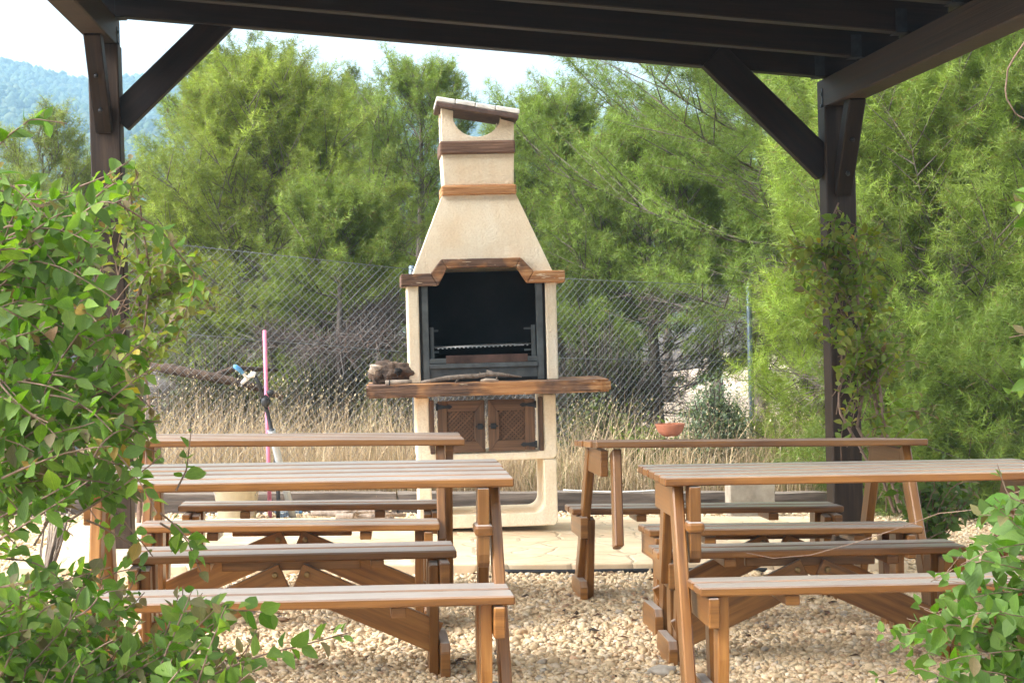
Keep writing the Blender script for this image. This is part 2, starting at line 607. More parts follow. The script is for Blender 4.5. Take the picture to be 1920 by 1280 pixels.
def gz(X, Y):
    bump = .03*np.sin(X*1.3+Y*.7)*np.sin(Y*1.1-X*.4)+.02*np.sin(X*3.1-1)*np.sin(Y*2.7)
    far = np.clip((np.hypot(X, Y)-11.5)/8, 0, 1)
    return zg(X, Y)+bump*far-.006


sheet('ground', grid_axis(-8, 9, .4, -1050, 1050), grid_axis(-2, 30, .4, -900, 1080), gz, 'ground')
def path_sheet():
    V, F = [], []
    for i, yy in enumerate(np.linspace(17.5, 75, 40)):
        xc = 3.75+(yy-17.5)*.20+.5*math.sin(yy*.11)
        wd = 1.9+.35*math.sin(yy*.5)
        for sx in (-1, -.4, .3, 1):
            x = xc+sx*wd
            V.append((x, yy, float(gz(x, yy))+.012))
        if i:
            for j in range(3):
                a = (i-1)*4+j
                F.append((a, a+1, a+5, a+4))
    tag(npmesh('path', V, F, 'sand', smooth=True), kind='structure')


path_sheet()
sheet('gravel_bed', np.arange(-3.4, 5.0, .3), np.arange(2.2, 11.96, .3), lambda X, Y: zg(X, Y)+.004, 'bed')

# patio slab under the barbecue
SX0, SX1, SY0, SY1 = -1.75, 2.62, 9.08, 11.22
PZ = .055
mb = MB()
mb.hull([(SX0, SY0, zg(SX0, 9)-.06), (SX1, SY0, zg(SX1, 9)-.06), (SX1, SY1, zg(SX1, 9)-.06), (SX0, SY1, zg(SX0, 9)-.06)],
        [(SX0, SY0, zg(SX0, 9)+PZ), (SX1, SY0, zg(SX1, 9)+PZ), (SX1, SY1, zg(SX1, 9)+PZ), (SX0, SY1, zg(SX0, 9)+PZ)], .008)
tag(mb.build('patio', 'slab'), kind='structure')


def pz(x):
    return zg(x, 9)+PZ


# pebbles: real little stones
def pebbles():
    base = []
    bm = bmesh.new()
    bmesh.ops.create_icosphere(bm, subdivisions=1, radius=1)
    bm.verts.ensure_lookup_table()
    v0 = np.array([v.co for v in bm.verts]); f0 = np.array([[v.index for v in f.verts] for f in bm.faces])
    bm.free()
    for k in range(14):
        r = 1+.28*RNG.standard_normal(len(v0)).clip(-1.2, 1.2)[:, None]
        base.append(v0*r)
    base = np.array(base)
    xs, ys = [], []
    # density falls away from the part of the yard in view
    def area(x0, x1, y0, y1, dens):
        n = int((x1-x0)*(y1-y0)*dens)
        return np.stack([RNG.uniform(x0, x1, n), RNG.uniform(y0, y1, n)], 1)
    pts = [area(-1.9, 2.7, 5.6, 9.1, 6400), area(-1.9, 3.6, 11.2, 11.93, 3000), area(2.6, 4.2, 7.5, 11.3, 2600),
           area(-3.0, -1.75, 5.6, 11.9, 1100), area(2.7, 3.4, 5.6, 7.6, 800), area(-2.2, 2.6, 4.6, 5.6, 700)]
    p = np.concatenate(pts)
    # none on the slab
    on = (p[:, 0] > SX0-.01) & (p[:, 0] < SX1+.01) & (p[:, 1] > SY0-.012) & (p[:, 1] < SY1+.01)
    p = p[~on]
    N = len(p)
    sz = RNG.gamma(8, .0082/8, N).clip(.004, .020)
    big = RNG.random(N) < .03
    sz[big] *= 1.5
    sc = np.stack([sz*RNG.uniform(.9, 1.5, N), sz*RNG.uniform(.75, 1.15, N), sz*RNG.uniform(.4, .8, N)], 1)
    a = RNG.uniform(0, 6.28, N); b = RNG.normal(0, .45, N)
    ca, sa, cb, sb = np.cos(a), np.sin(a), np.cos(b), np.sin(b)
    L = base[RNG.integers(0, len(base), N)]*sc[:, None]
    x, y, z = L[..., 0], L[..., 1], L[..., 2]
    y, z = y*cb[:, None]-z*sb[:, None], y*sb[:, None]+z*cb[:, None]
    x, y = x*ca[:, None]-y*sa[:, None], x*sa[:, None]+y*ca[:, None]
    zz = zg(p[:, 0], p[:, 1])+.004+sz*RNG.uniform(.1, .8, N)
    V = np.stack([x+p[:, 0:1], y+p[:, 1:2], z+zz[:, None]], -1)
    F = (np.arange(N)*len(v0))[:, None, None]+f0[None]
    pal = np.array([(.66, .50, .31), (.72, .57, .37), (.60, .45, .27), (.76, .63, .45), (.64, .46, .28), (.68, .55, .40), (.48, .42, .34), (.56, .36, .22)])
    pr = np.array([.24, .24, .16, .13, .11, .07, .03, .02])
    col = pal[RNG.choice(len(pal), N, p=pr)]*RNG.uniform(.84, 1.05, (N, 1))*np.array([1.03, 1.0, .97])
    dark = RNG.random(N) < .006
    col[dark] = np.array([.07, .045, .03])*RNG.uniform(.7, 1.6, (dark.sum(), 1))
    C = np.repeat(col, len(v0), 0)
    o = npmesh('gravel', V.reshape(-1, 3), F.reshape(-1, 3), 'pebble', C, smooth=True)
    tag(o, 'cream limestone gravel spread under the picnic tables', None, kind='stuff')


pebbles()

# dry leaves and scraps lying on the gravel
def litter():
    V, F, C = [], [], []
    for k in range(170):
        x, y = random.uniform(-1.6, 2.6), random.uniform(5.9, 9.0)
        L = random.uniform(.012, .035); wd = L*random.uniform(.25, .5); a = random.uniform(0, 6.28)
        z = float(zg(x, y))+.022
        u = np.array([math.cos(a), math.sin(a), random.uniform(-.2, .2)]); v = np.array([-math.sin(a), math.cos(a), random.uniform(-.3, .3)])
        c = np.array([x, y, z]); i = len(V)
        V += [c-u*L, c-v*wd+[0, 0, .006], c+u*L, c+v*wd+[0, 0, .008]]
        F.append((i, i+1, i+2, i+3))
        C += [np.array(random.choice([(.10, .055, .03), (.16, .08, .04), (.06, .045, .035), (.22, .13, .07)]))]*4
    o = npmesh('leaf_litter', V, F, 'blade', np.array(C))
    tag(o, 'brown dry leaf scraps scattered over the gravel', None, kind='stuff')


litter()

# ------------------------------------------------------------------ picnic tables
TL, TW, TH, SH = 1.38, .70, .75, .43


def bolt_at(parent, p, ax=(0, -1, 0), r=.011):
    m = MB()
    a = Vector(p); d = Vector(ax)
    m.tube([a, a+d*.006, a+d*.009], [r, r, r*.6], 10)
    return m.build('bolt', 'bolt', parent)


def picnic_table(label, loc, yawd, rolld, pitchd, near, far, brace_y, tilt=0, seed=0, long_ends=((-1, 1), (1, -1)), arm=None, dz=0):
    """near / far: x range of the two benches; long_ends: (end, side) whose slanted leg reaches the ground;
    the other slanted legs stop at the bench rail"""
    random.seed(100+seed)
    T = thing('picnic_table', label, 'picnic table', loc, 'wooden picnic tables with attached benches',
              rot=(rad(pitchd), rad(rolld), rad(yawd)))
    # table top of five boards
    m = MB()
    bw, gap = .1265, .017
    for k in range(5):
        y = -TW/2+bw/2+k*(bw+gap)
        rx = random.uniform(-.004, .004)
        m.box((TL, bw, .028), Matrix.Translation((rx, y, -.014)) @ Matrix.Rotation(rad(-random.uniform(.8, 1.5)), 4, 'X'), .004)
    top = m.build('tabletop', 'table', T)
    top.location = (0, 0, TH)
    top.rotation_euler = (rad(tilt), 0, 0)
    # benches
    for (x0, x1), sy in ((near, -1), (far, 1)):
        m = MB()
        for k in (-1, 1):
            m.box((x1-x0, .128, .028), Matrix.Translation(((x0+x1)/2+random.uniform(-.003, .003), sy*.50+k*.073, SH-.014)) @ Matrix.Rotation(rad(-random.uniform(.5, 1.3)), 4, 'X'), .005)
        st = m.build('bench_seat', 'table', T)
        for xc in ((x0+x1)/2-.30, (x0+x1)/2+.30):
            m = MB()
            m.box((.045, .23, .032), Matrix.Translation((xc, sy*.50, SH-.046)), .003)
            m.build('cleat', 'table', st)
    ex = TL/2-.055
    for e in (-1, 1):
        m = MB()
        m.box((.032, .40, .11), Matrix.Translation((e*(ex-.002), 0, TH-.029-.057)), .003)
        m.build('top_rail', 'table', T)
        for sy in (-1, 1):
            xr = (near if sy < 0 else far)[0 if e < 0 else 1]-e*.045
            xo = e*ex
            # slanted leg from under the top
            lg = (e, sy) in long_ends
            xs = xo if lg else xo-e*.042
            a = Vector((xs, sy*(.20 if lg else .25), TH-.030))
            if (e, sy) in long_ends:
                b = Vector((xs+e*.015, sy*.57, -.01))
            else:
                b = a.lerp(Vector((xs+e*.01, sy*.44, 0)), .54)
            m = MB()
            m.board(a, b, .088, .036, (0, 1, 0), .005)
            m.build('slanted_leg', 'table', T)
            # bench rail
            m = MB()
            m.box((.034, .36, .095), Matrix.Translation((xr, sy*.46, SH-.029-.05)), .004)
            m.build('bench_rail', 'table', T)
            # bench legs, outer upright with a cut foot and inner raked
            m = MB()
            xl = xr-e*.036
            sh = Matrix.Translation((xl-.017, 0, 0)) @ Matrix.Rotation(rad(90), 4, 'Z') @ Matrix.Scale(-1, 4, (0, 1, 0))
            pts = [(sy*.50, SH-.030), (sy*.595, SH-.030), (sy*.595, .20), (sy*.56, -.01), (sy*.49, -.01), (sy*.50, .22)]
            m.prism(pts, .034, sh, .003, grain=1)
            m.build('bench_leg', 'table', T)
            m = MB()
            m.board((xl, sy*.36, SH-.04), (xl, sy*.42, -.01), .075, .034, (0, 1, 0), .004)
            m.build('bench_leg', 'table', T)
            # ground skid joining the bench legs
            m = MB()
            sk = [(sy*.30, .0), (sy*.62, .0), (sy*.62, .085), (sy*.59, .115), (sy*.33, .115), (sy*.30, .085)]
            m.prism(sk, .034, Matrix.Translation((xr-.017, 0, 0)) @ Matrix.Rotation(rad(90), 4, 'Z') @ Matrix.Scale(-1, 4, (0, 1, 0)), .004)
            m.build('skid', 'table', T)
    # braces in the plane of one bench
    xc = ((near if brace_y < 0 else far)[0]+(near if brace_y < 0 else far)[1])/2
    m = MB()
    m.box((.48, .032, .034), Matrix.Translation((xc, brace_y+.036, SH-.029-.018)), .003)
    m.build('brace_block', 'table', T)
    for e in (-1, 1):
        xr = (near if brace_y < 0 else far)[0 if e < 0 else 1]-e*.07
        m = MB()
        m.board((xc+e*.02, brace_y, SH-.088), (xr, brace_y, .125), .112, .03, (0, 0, 1), .003)
        br = m.build('brace', 'table', T)
        bolt_at(br, (xc+e*.055, brace_y-.015, SH-.075))
    if arm is not None:
        e, sy = arm
        x = e*(ex-.040)
        m = MB()
        y0 = sy*.315
        prof = [(-.045, .25), (.045, .25), (.045, .045), (.036, .018), (.018, .003), (0, 0), (-.018, .003), (-.036, .018), (-.045, .045)]
        m.prism([(a, TH-.030-.25+b) for a, b in prof], .036, Matrix.Translation((x+.018, y0, 0)) @ Matrix.Rotation(rad(90), 4, 'Z'), .003, grain=1)
        ar = m.build('armrest', 'table', T)
        m = MB()
        m.box((.058, .112, .036), Matrix.Translation((x, y0, TH-.030-.13)), .011, 2)
        m.build('collar', 'table', ar)
    return T


picnic_table('pale sheened picnic table half hidden by the honeysuckle, facing us with five full boards', (-.283, 6.128, .008), .66, .97, .74,
             (-.62, .665), (-.60, .55), .39, 0, 1, ((-1, 1), (1, -1), (1, 1)), (1, -1))
picnic_table('picnic table with a dull grey brown top beside the leafy shoots and the loose rock', (1.614, 6.309, -.057), -.71, .80, -.86,
             (-.63, .56), (-.62, .52), .39, 0, 2, ((1, 1), (-1, -1)), (-1, -1))
picnic_table('picnic table carrying the small clay bowl, one bench foot on the patio', (1.554, 7.87, -.06), .8, 1.4, -1.0,
             (-.52, .58), (-.70, .53), -.44, -2.2, 3, ((-1, 1), (1, -1), (1, 1)))
picnic_table('picnic table standing in front of the pink stake and the bucket', (-.342, 7.981, .005), -1.0, 1.37, -1.2,
             (-.60, .585), (-.56, .63), -.44, 0, 4, ((-1, 1), (1, 1)))

# clay bowl on the table
b = P(1257, 817, 7.9)
bowl = MB()
prof = [(.030, 0), (.036, .003), (.046, .012), (.047, .0135), (.052, .020), (.0525, .0215), (.056, .028), (.0565, .0295), (.0595, .037), (.060, .0385),
        (.062, .045), (.0635, .052), (.058, .052), (.050, .022), (.034, .008), (.0, .006)]
bowl.lathe([(r, z) for r, z in prof], 40)
bo = bowl.build('clay_bowl', 'clay')
tag(bo, 'small ribbed terracotta bowl standing on a picnic table', 'bowl')
bo.location = b

# ------------------------------------------------------------------ barbecue
BX, BY = .615, 10.48
BZ = float(pz(BX))
BZ += .026
B = thing('barbecue', 'tall cream stucco barbecue with brown beams, open firebox and chimney', 'barbecue', (BX, BY, BZ))
B.scale = (1, 1, 1.004)


def ushape(x0, x1, z0, z1, th, thb, r, n=7):
    """U-shaped frame outline (open at top) with a rounded inside corner"""
    pts = [(x0, z1), (x0, z0+.02), (x0+.02, z0), (x1-.02, z0), (x1, z0+.02), (x1, z1), (x1-th, z1)]
    for k in range(n+1):
        a = k/n*math.pi/2
        pts.append((x1-th-r+r*math.cos(a), z0+thb+r-r*math.sin(a)))
    for k in range(n+1):
        a = k/n*math.pi/2
        pts.append((x0+th+r-r*math.sin(a), z0+thb+r-r*math.cos(a)))
    pts.append((x0+th, z1))
    return pts


m = MB()
m.prism(ushape(-.385, .395, 0, .372, .074, .075, .06), .48, Matrix.Translation((0, -.04, 0)), .008)
m.prism(ushape(-.388, .398, .374, .735, .074, .042, .05), .48, Matrix.Translation((0, -.045, 0)), .008)
m.build('base', 'stucco', B)
# shelf with rounded front corners
m = MB()
pl = [(-.66, -.25), (.62, -.25)]
for k in range(6):
    a = k/5*math.pi/2
    pl.append((.60+.085*math.sin(a)+.012, -.165-.085*math.cos(a)))
pl += [(.697, .40), (-.66, .40)]
tmp = bmesh.new()
f = tmp.faces.new([tmp.verts.new((x, y, .747)) for x, y in pl])
r = bmesh.ops.extrude_face_region(tmp, geom=[f])
for v in [g for g in r['geom'] if isinstance(g, bmesh.types.BMVert)]:
    v.co.z += .068
bmesh.ops.recalc_face_normals(tmp, faces=tmp.faces)
bmesh.ops.bevel(tmp, geom=[e for e in tmp.edges if e.calc_face_angle(0) > .5], offset=.012, segments=2, affect='EDGES')
m.merge(tmp, Matrix.Identity(4))
m.build('shelf', 'faux', B)
# firebox side walls and back
m = MB()
for sx, x0 in ((-1, -.418), (1, .358)):
    m.box((.064, .46, .55), Matrix.Translation((x0+.032, .23, .815+.275)), .008, 2)
m.box((.712, .05, .60), Matrix.Translation((.002, .435, .815+.30)), .004)
m.build('firebox_wall', 'stucco', B)
m = MB()
m.box((.015, .40, .62), Matrix.Translation((-.344, .205, .818+.31)), .001)
m.box((.015, .40, .62), Matrix.Translation((.348, .205, .818+.31)), .001)
m.box((.70, .015, .62), Matrix.Translation((.002, .40, .818+.31)), .001)
m.box((.67, .37, .015), Matrix.Translation((.002, .205, .828)), .001)
m.build('firebox_lining', 'soot', B)
# mantel beam: two arms, two diagonals, one raised middle
m = MB()
segs = [[(-.452, 1.355), (-.245, 1.355), (-.285, 1.425), (-.452, 1.425)],
        [(-.245, 1.355), (-.192, 1.452), (-.225, 1.502), (-.285, 1.425)],
        [(-.192, 1.452), (.195, 1.452), (.222, 1.502), (-.225, 1.502)],
        [(.195, 1.452), (.255, 1.358), (.292, 1.425), (.222, 1.502)],
        [(.255, 1.358), (.468, 1.358), (.468, 1.425), (.292, 1.425)]]
for sg in segs:
    m.prism(sg, .075, Matrix.Translation((0, -.055, 0)), .006)
for x in (-.452+.033, .468-.033):
    m.box((.066, .46, .068), Matrix.Translation((x, .25, 1.390)), .006)
m.build('mantel', 'faux_mantel', B)
# hood: hollow, tapering, the front cut for the mantel
m = MB()
ft = [(-.385, .0, 1.418), (.405, .0, 1.418)]
zt = 1.865
tx0, tx1, ty0, ty1 = -.203, .212, .07, .42


def lerp3(a, b, t):
    return tuple(a[i]+(b[i]-a[i])*t for i in range(3))


fb = [(-.385, 0, 1.418), (-.285, 0, 1.418), (-.225, .013, 1.495), (.222, .013, 1.495), (.292, 0, 1.418), (.405, 0, 1.418)]
ftp = [(tx0, ty0, zt), (-.15, ty0, zt), (-.10, ty0, zt), (.10, ty0, zt), (.15, ty0, zt), (tx1, ty0, zt)]
tmp = bmesh.new()
n6 = 6
rows = []
for k in range(n6):
    t_ = k/(n6-1)
    rows.append([tmp.verts.new(lerp3(a, b_, t_)) for a, b_ in zip(fb, ftp)])
for a, b_ in zip(rows, rows[1:]):
    for i in range(5):
        tmp.faces.new((a[i], a[i+1], b_[i+1], b_[i]))
bk = [tmp.verts.new((-.385, .46, 1.418)), tmp.verts.new((.405, .46, 1.418)), tmp.verts.new((tx1, ty1, zt)), tmp.verts.new((tx0, ty1, zt))]
tmp.faces.new((bk[1], bk[0], bk[3], bk[2]))
tmp.faces.new([bk[0]]+[r_[0] for r_ in rows]+[bk[3]])
tmp.faces.new([bk[1], bk[2]]+[r_[-1] for r_ in reversed(rows)])
bmesh.ops.recalc_face_normals(tmp, faces=tmp.faces)
m.merge(tmp, Matrix.Identity(4))
hd = m.build('hood', 'stucco', B)
sol = hd.modifiers.new('thickness', 'SOLIDIFY')
sol.thickness = .03
sol.offset = -1
# chimney bands
for z0, z1, xa, xb, nm in ((1.862, 1.918, -.208, .216, 'faux_orange'), (2.092, 2.166, -.212, .215, 'faux_dark')):
    m = MB()
    m.box((xb-xa, .395, z1-z0), Matrix.Translation(((xa+xb)/2, .245, (z0+z1)/2)), .009, 2)
    # carved hollows: a thin wavering lip front and side
    bnd = m.build('chimney_band', nm, B)
m = MB()
m.hull([(-.194, .07, 1.917), (.203, .07, 1.917), (.203, .42, 1.917), (-.194, .42, 1.917)],
       [(-.202, .065, 2.094), (.208, .065, 2.094), (.208, .425, 2.094), (-.202, .425, 2.094)], .006)
m.build('chimney_shaft', 'stucco', B)
# open chimney head: two cheeks with a U cut, sides closed
m = MB()
cut = [(-.128, 2.345)]
for k in range(15):
    a = k/14*math.pi
    cx, rr = .003, .1335
    cut.append((cx-rr*math.cos(a), 2.305-.115*math.sin(a)) if k else (-.131, 2.30))
cut.append((.1365, 2.285))
cheek = [(-.200, 2.164), (.210, 2.164), (.212, 2.266)]+[(.137, 2.287)]+list(reversed(cut[1:-1]))+[(-.130, 2.338), (-.199, 2.355)]
for y in (.07, .37):
    m = MB()
    m.prism(cheek, .05, Matrix.Translation((0, y, 0)), .004)
    m.build('chimney_cheek', 'stucco', B)
# sloping cap
ang = math.atan2(-.075, .425)
cm = Matrix.Translation((.004, .245, 2.332)) @ Matrix.Rotation(-ang, 4, 'Y')
m = MB()
m.box((.47, .46, .026), cm, .004)
cap = m.build('chimney_cap', 'capboard', B)
m = MB()
for k, (x0, x1) in enumerate(((-.238, -.13), (-.128, -.015), (-.013, .10), (.102, .237))):
    m.box((x1-x0, .455, .028), cm @ Matrix.Translation(((x0+x1)/2, 0, .0285+.002*(k % 2))), .006, 2)
m.build('cap_tile', 'tile', cap)
# iron insert
m = MB()
for x in (-.322, .326):
    m.box((.040, .05, .56), Matrix.Translation((x, .03, .818+.28)), .003)
m.box((.61, .03, .028), Matrix.Translation((.002, .02, .935)), .002)
m.box((.61, .035, .026), Matrix.Translation((.002, .012, .905)), .003)
m.box((.608, .02, .075), Matrix.Translation((.002, .035, .855)), .002)
for x in (-.285, .289):
    m.box((.022, .03, .19), Matrix.Translation((x, .045, 1.03)), .002)
for z in (.985, 1.105):
    m.box((.05, .012, .012), Matrix.Translation((.262, .06, z)), .002)
    m.box((.03, .012, .012), Matrix.Translation((-.262, .06, z)), .002)
m.build('iron_frame', 'iron', B)
m = MB()
m.box((.46, .004, .045), Matrix.Translation((.02, .003, .942)), .001)
m.build('ash_plate', 'rust', B)
m = MB()
m.tube([(-.27, .05, 1.010), (.275, .05, 1.019)], .004, 8)
m.tube([(-.27, .34, 1.010), (.275, .34, 1.019)], .004, 8)
for k in range(34):
    x = -.262+k*.016
    m.tube([(x, .047, 1.010+.0165*(x+.27)), (x, .34, 1.010+.0165*(x+.27))], .0026, 6)
for k in range(22):
    x = -.25+k*.024
    m.box((.009, .006, .008), Matrix.Translation((x, .045, 1.004+.0165*(x+.27))), 0)
m.box((.05, .012, .006), Matrix.Translation((.21, .04, 1.012)), .002)
m.build('grill_rack', 'steel', B)
# cupboard doors in the base
for x in (-.300, .311):
    m = MB()
    m.box((.026, .05, .30), Matrix.Translation((x, -.03, .57)), .003)
    m.build('door_post', 'door', B)
for sx in (-1, 1):
    x0, x1 = (-.268, -.004) if sx < 0 else (.014, .277)
    xi, xo = (x1, x0) if sx < 0 else (x0, x1)     # meeting edge, hinge edge
    z0, z1 = .425, .713
    m = MB()
    y0, th = -.052, .026
    m.box((.055, th, z1-z0), Matrix.Translation((xo-(-sx)*-.0275 if False else xo+(-sx)*.0275, y0+th/2, (z0+z1)/2)), .003)
    wl = abs(xi-xo)
    m.box((wl-.055, th, .062), Matrix.Translation(((xi+xo)/2-sx*.0275, y0+th/2+.001, z1-.031)), .003)
    m.box((wl-.055, th, .062), Matrix.Translation(((xi+xo)/2-sx*.0275, y0+th/2+.001, z0+.031)), .003)
    # pointed meeting stile
    st = [(xi, z0), (xi, z1), (xi+sx*.006, z1), (xi+sx*.062, z1-.075), (xi+sx*.062, z0+.075), (xi+sx*.006, z0)]
    m.prism(st, th+.004, Matrix.Translation((0, y0-.004, 0)), .003, grain=1)
    dr = m.build('cupboard_door', 'door', B)
    m = MB()
    m.box((abs(xi-xo)-.10, .004, z1-z0-.11), Matrix.Translation(((xi+xo)/2, y0+.0245, (z0+z1)/2)), 0)
    m.build('back_panel', 'pergola', dr)
    # lattice
    m = MB()
    a0, a1 = sorted((xo-sx*.05, xi+sx*.058)); c0, c1 = z0+.058, z1-.058
    sp = .024
    W_, H_ = a1-a0, c1-c0
    for dirn in (1, -1):
        k = -H_
        while k < W_:
            # line x = a0+k+t, z = c0+t (or mirrored)
            t0, t1 = max(0, -k), min(H_, W_-k)
            if t1-t0 > .01:
                if dirn > 0:
                    pa, pb = (a0+k+t0, c0+t0), (a0+k+t1, c0+t1)
                else:
                    pa, pb = (a1-k-t0, c0+t0), (a1-k-t1, c0+t1)
                yy = y0+.010+(.004 if dirn > 0 else .0085)
                m.board((pa[0], yy, pa[1]), (pb[0], yy, pb[1]), .0115, .0045, (0, 0, 1) if True else None, .0008)
            k += sp
    m.build('lattice', 'door', dr)
    # hinges and knob
    for z in (z1-.032, z0+.034):
        m = MB()
        hx = xo
        m.prism([(hx+sx*.004, z-.016), (hx+sx*.004, z+.016), (hx-sx*.045, z+.008), (hx-sx*.07, z+.012), (hx-sx*.085, z), (hx-sx*.07, z-.012), (hx-sx*.045, z-.008)],
                .004, Matrix.Translation((0, y0-.005, 0)), 0)
        m.tube([(hx+sx*.004, y0-.005, z-.02), (hx+sx*.004, y0-.005, z+.02)], .006, 8)
        m.build('hinge', 'blackiron', dr)
    m = MB()
    m.box((.032, .018, .032), Matrix.Translation((xi+sx*.028, y0-.014, .567)), .005, 2)
    m.box((.05, .006, .008), Matrix.Translation((xi+sx*.03, y0-.0065, .567)), .001)
    m.build('knob', 'blackiron', dr)

# things lying on the barbecue shelf
SZ = BZ+.819


def on_shelf(x, y, z=0):
    return (BX+x, BY+y, SZ+z)


L = thing('tree_stump', 'rotten hollow log stump on the end of the barbecue shelf', 'log', on_shelf(-.53, .05))
m = MB()
m.rock((.115, .085, .065), (.02, 0, .055), 3, 4, .55)
m.rock((.05, .05, .05), (-.05, -.02, .045), 9, 3, .5)
m.build('stump_body', 'log', L)
m = MB()
m.tube([(-.085, -.03, .06), (-.075, -.035, .085), (-.072, -.038, .105)], [.036, .034, .037], 12)
m.build('cut_branch', 'cutwood', L)
m = MB()
m.rock((.022, .012, .02), (.05, -.085, .07), 4, 3, .4)
m.build('knot_hole', 'soot', L)
S = thing('carved_stick', 'short pale stick with a dark ring lying before the stump', 'stick', on_shelf(-.50, -.19, .014))
m = MB()
m.tube([(-.055, 0, 0), (-.05, 0, 0), (.02, .004, .001), (.09, .01, .002)], [.010, .014, .013, .012], 12)
m.build('shaft', 'cutwood', S)
m = MB()
m.tube([(-.036, 0, 0), (-.030, 0, 0)], .0155, 12)
m.build('ring', 'rubber', S)
m = MB()
pth = [(-.36, -.20, .012), (-.30, -.20, .018), (-.23, -.19, .028), (-.14, -.185, .034), (-.05, -.18, .036), (.02, -.175, .044), (.07, -.17, .043), (.13, -.17, .034), (.20, -.175, .024)]
m.tube(pth, [.008, .011, .013, .014, .012, .013, .011, .008, .003], 9)
m.tube([(.05, -.172, .046), (.03, -.17, .056), (.005, -.168, .062)], [.009, .007, .006], 7)
m.tube([(.07, -.172, .04), (.06, -.185, .022), (.055, -.19, .008)], [.006, .005, .004], 6)
m.tube([(-.02, -.178, .04), (-.035, -.18, .058)], [.005, .002], 6)
m.tube([(-.14, -.187, .036), (-.155, -.19, .044)], [.005, .002], 6)
m.tube([(-.15, -.185, .03), (-.16, -.2, .014), (-.17, -.205, .006)], [.006, .005, .004], 6)
bd = m.build('dry_branch', 'twig')
bd.location = (BX, BY, SZ)
tag(bd, 'gnarled grey dead branch lying along the barbecue shelf edge', 'branch')
m = MB()
m.tube([(-.03, -.19, .010), (.0, -.19, .013), (.045, -.19, .010), (.07, -.185, .008)], [.006, .011, .010, .005], 9)
cb = m.build('wood_chip', 'cutwood')
cb.location = (BX, BY, SZ)
tag(cb, 'small orange wood chip under the dead branch on the shelf', 'wood chip')

# ------------------------------------------------------------------ pergola
PG = thing('pergola', 'dark stained timber pergola over the picnic tables', 'pergola', (0, 0, 0))
D0 = 9.7
pl_ = P(205, 400, D0); pr_ = P(1572, 400, D0)
XL, YL = pl_[0], 9.84
XR, YR = pr_[0], 9.56
PS = .155
ZBL, ZBR = 2.70, 2.28          # underside of the side beams (the roof falls to one side)
BH, BW = .15, .125
YN = 6.05                        # near end of the pergola


def pz0(x, y):
    return float(zg(x, y))-.02


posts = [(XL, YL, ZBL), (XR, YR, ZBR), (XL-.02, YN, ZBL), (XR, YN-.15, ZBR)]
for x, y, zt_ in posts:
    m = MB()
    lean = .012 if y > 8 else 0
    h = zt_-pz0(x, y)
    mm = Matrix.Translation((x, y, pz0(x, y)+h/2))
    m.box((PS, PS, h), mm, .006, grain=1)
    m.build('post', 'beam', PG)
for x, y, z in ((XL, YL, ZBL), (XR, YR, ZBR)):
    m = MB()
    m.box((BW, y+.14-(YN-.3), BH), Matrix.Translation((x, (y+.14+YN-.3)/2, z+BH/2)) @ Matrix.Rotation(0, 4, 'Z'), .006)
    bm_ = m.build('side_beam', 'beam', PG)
    m = MB()
    inx = 1 if x < 0 else -1
    m.box((.004, .012, .14), Matrix.Translation((x+inx*(BW/2+.003), y+.02, z+.03)), 0)
    for dz in (.0, .06):
        m.tube([(x+inx*(BW/2+.004), y+.02, z+.01+dz), (x+inx*(BW/2+.012), y+.02, z+.01+dz)], .009, 8)
    m.build('strap_plate', 'galv', bm_)
rise = ZBL-ZBR
slope = math.atan2(rise, XR-XL)


def ztop(x):
    return ZBL+BH+(x-XL)/(XR-XL)*(ZBR-ZBL)


def yend(x):
    return YL+(x-XL)/(XR-XL)*(YR-YL)


yo = [0, .74, 1.50, 2.28, 3.06, 3.84]
for k, o in enumerate(yo):
    m = MB()
    a = Vector((XL-.12, YL-o, ztop(XL-.12)+.08)); b_ = Vector((XR+.12, YR-o, ztop(XR+.12)+.08))
    m.board(a, b_, .16, .085 if k else .10, (0, 0, 1), .005)
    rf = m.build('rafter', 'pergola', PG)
    for x in (XL+.09, XR-.09):
        m = MB()
        y_ = yend(x)-o
        zt2 = ztop(x)
        m.box((.05, .102 if k else .116, .003), Matrix.Translation((x, y_, zt2-.004)), 0)
        for s_ in (-1, 1):
            m.box((.05, .003, .10), Matrix.Translation((x, y_+s_*(.0455 if k else .055), zt2+.05)), 0)
        m.build('joist_hanger', 'blackiron', rf)
m = MB()
nb = 26
for k in range(nb):
    x0 = XL-.25+(XR-XL+.5)*k/nb; x1 = XL-.25+(XR-XL+.5)*(k+1)/nb-.004
    z = ztop((x0+x1)/2)+.16+.013
    mm = Matrix.Translation(((x0+x1)/2, (YL+.18+YN-.35)/2, z)) @ Matrix.Rotation(slope, 4, 'Y')
    tmp_l = YL+.18-(YN-.35)
    m.box((x1-x0, tmp_l, .022), mm, .002)
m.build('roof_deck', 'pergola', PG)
# braces
def brace(a, b, w_, t_, side):
    m = MB()
    m.board(a, b, w_, t_, side, .005)
    return m.build('brace', 'pergola', PG)


a = P(222, 218, D0-.02); b_ = P(425, 30, D0-.02)
brace((XL+.06, YL, a[2]-.02), (P(418, 45, D0)[0], YL-.01, ztop(P(418, 45, D0)[0])+.05), .145, .085, (0, 0, 1))
a = P(1535, 318, D0); b_ = P(1340, 122, D0)
brace((XR-.05, YR, a[2]), (b_[0]-.02, YR+.01, ztop(b_[0])+.06), .155, .085, (0, 0, 1))
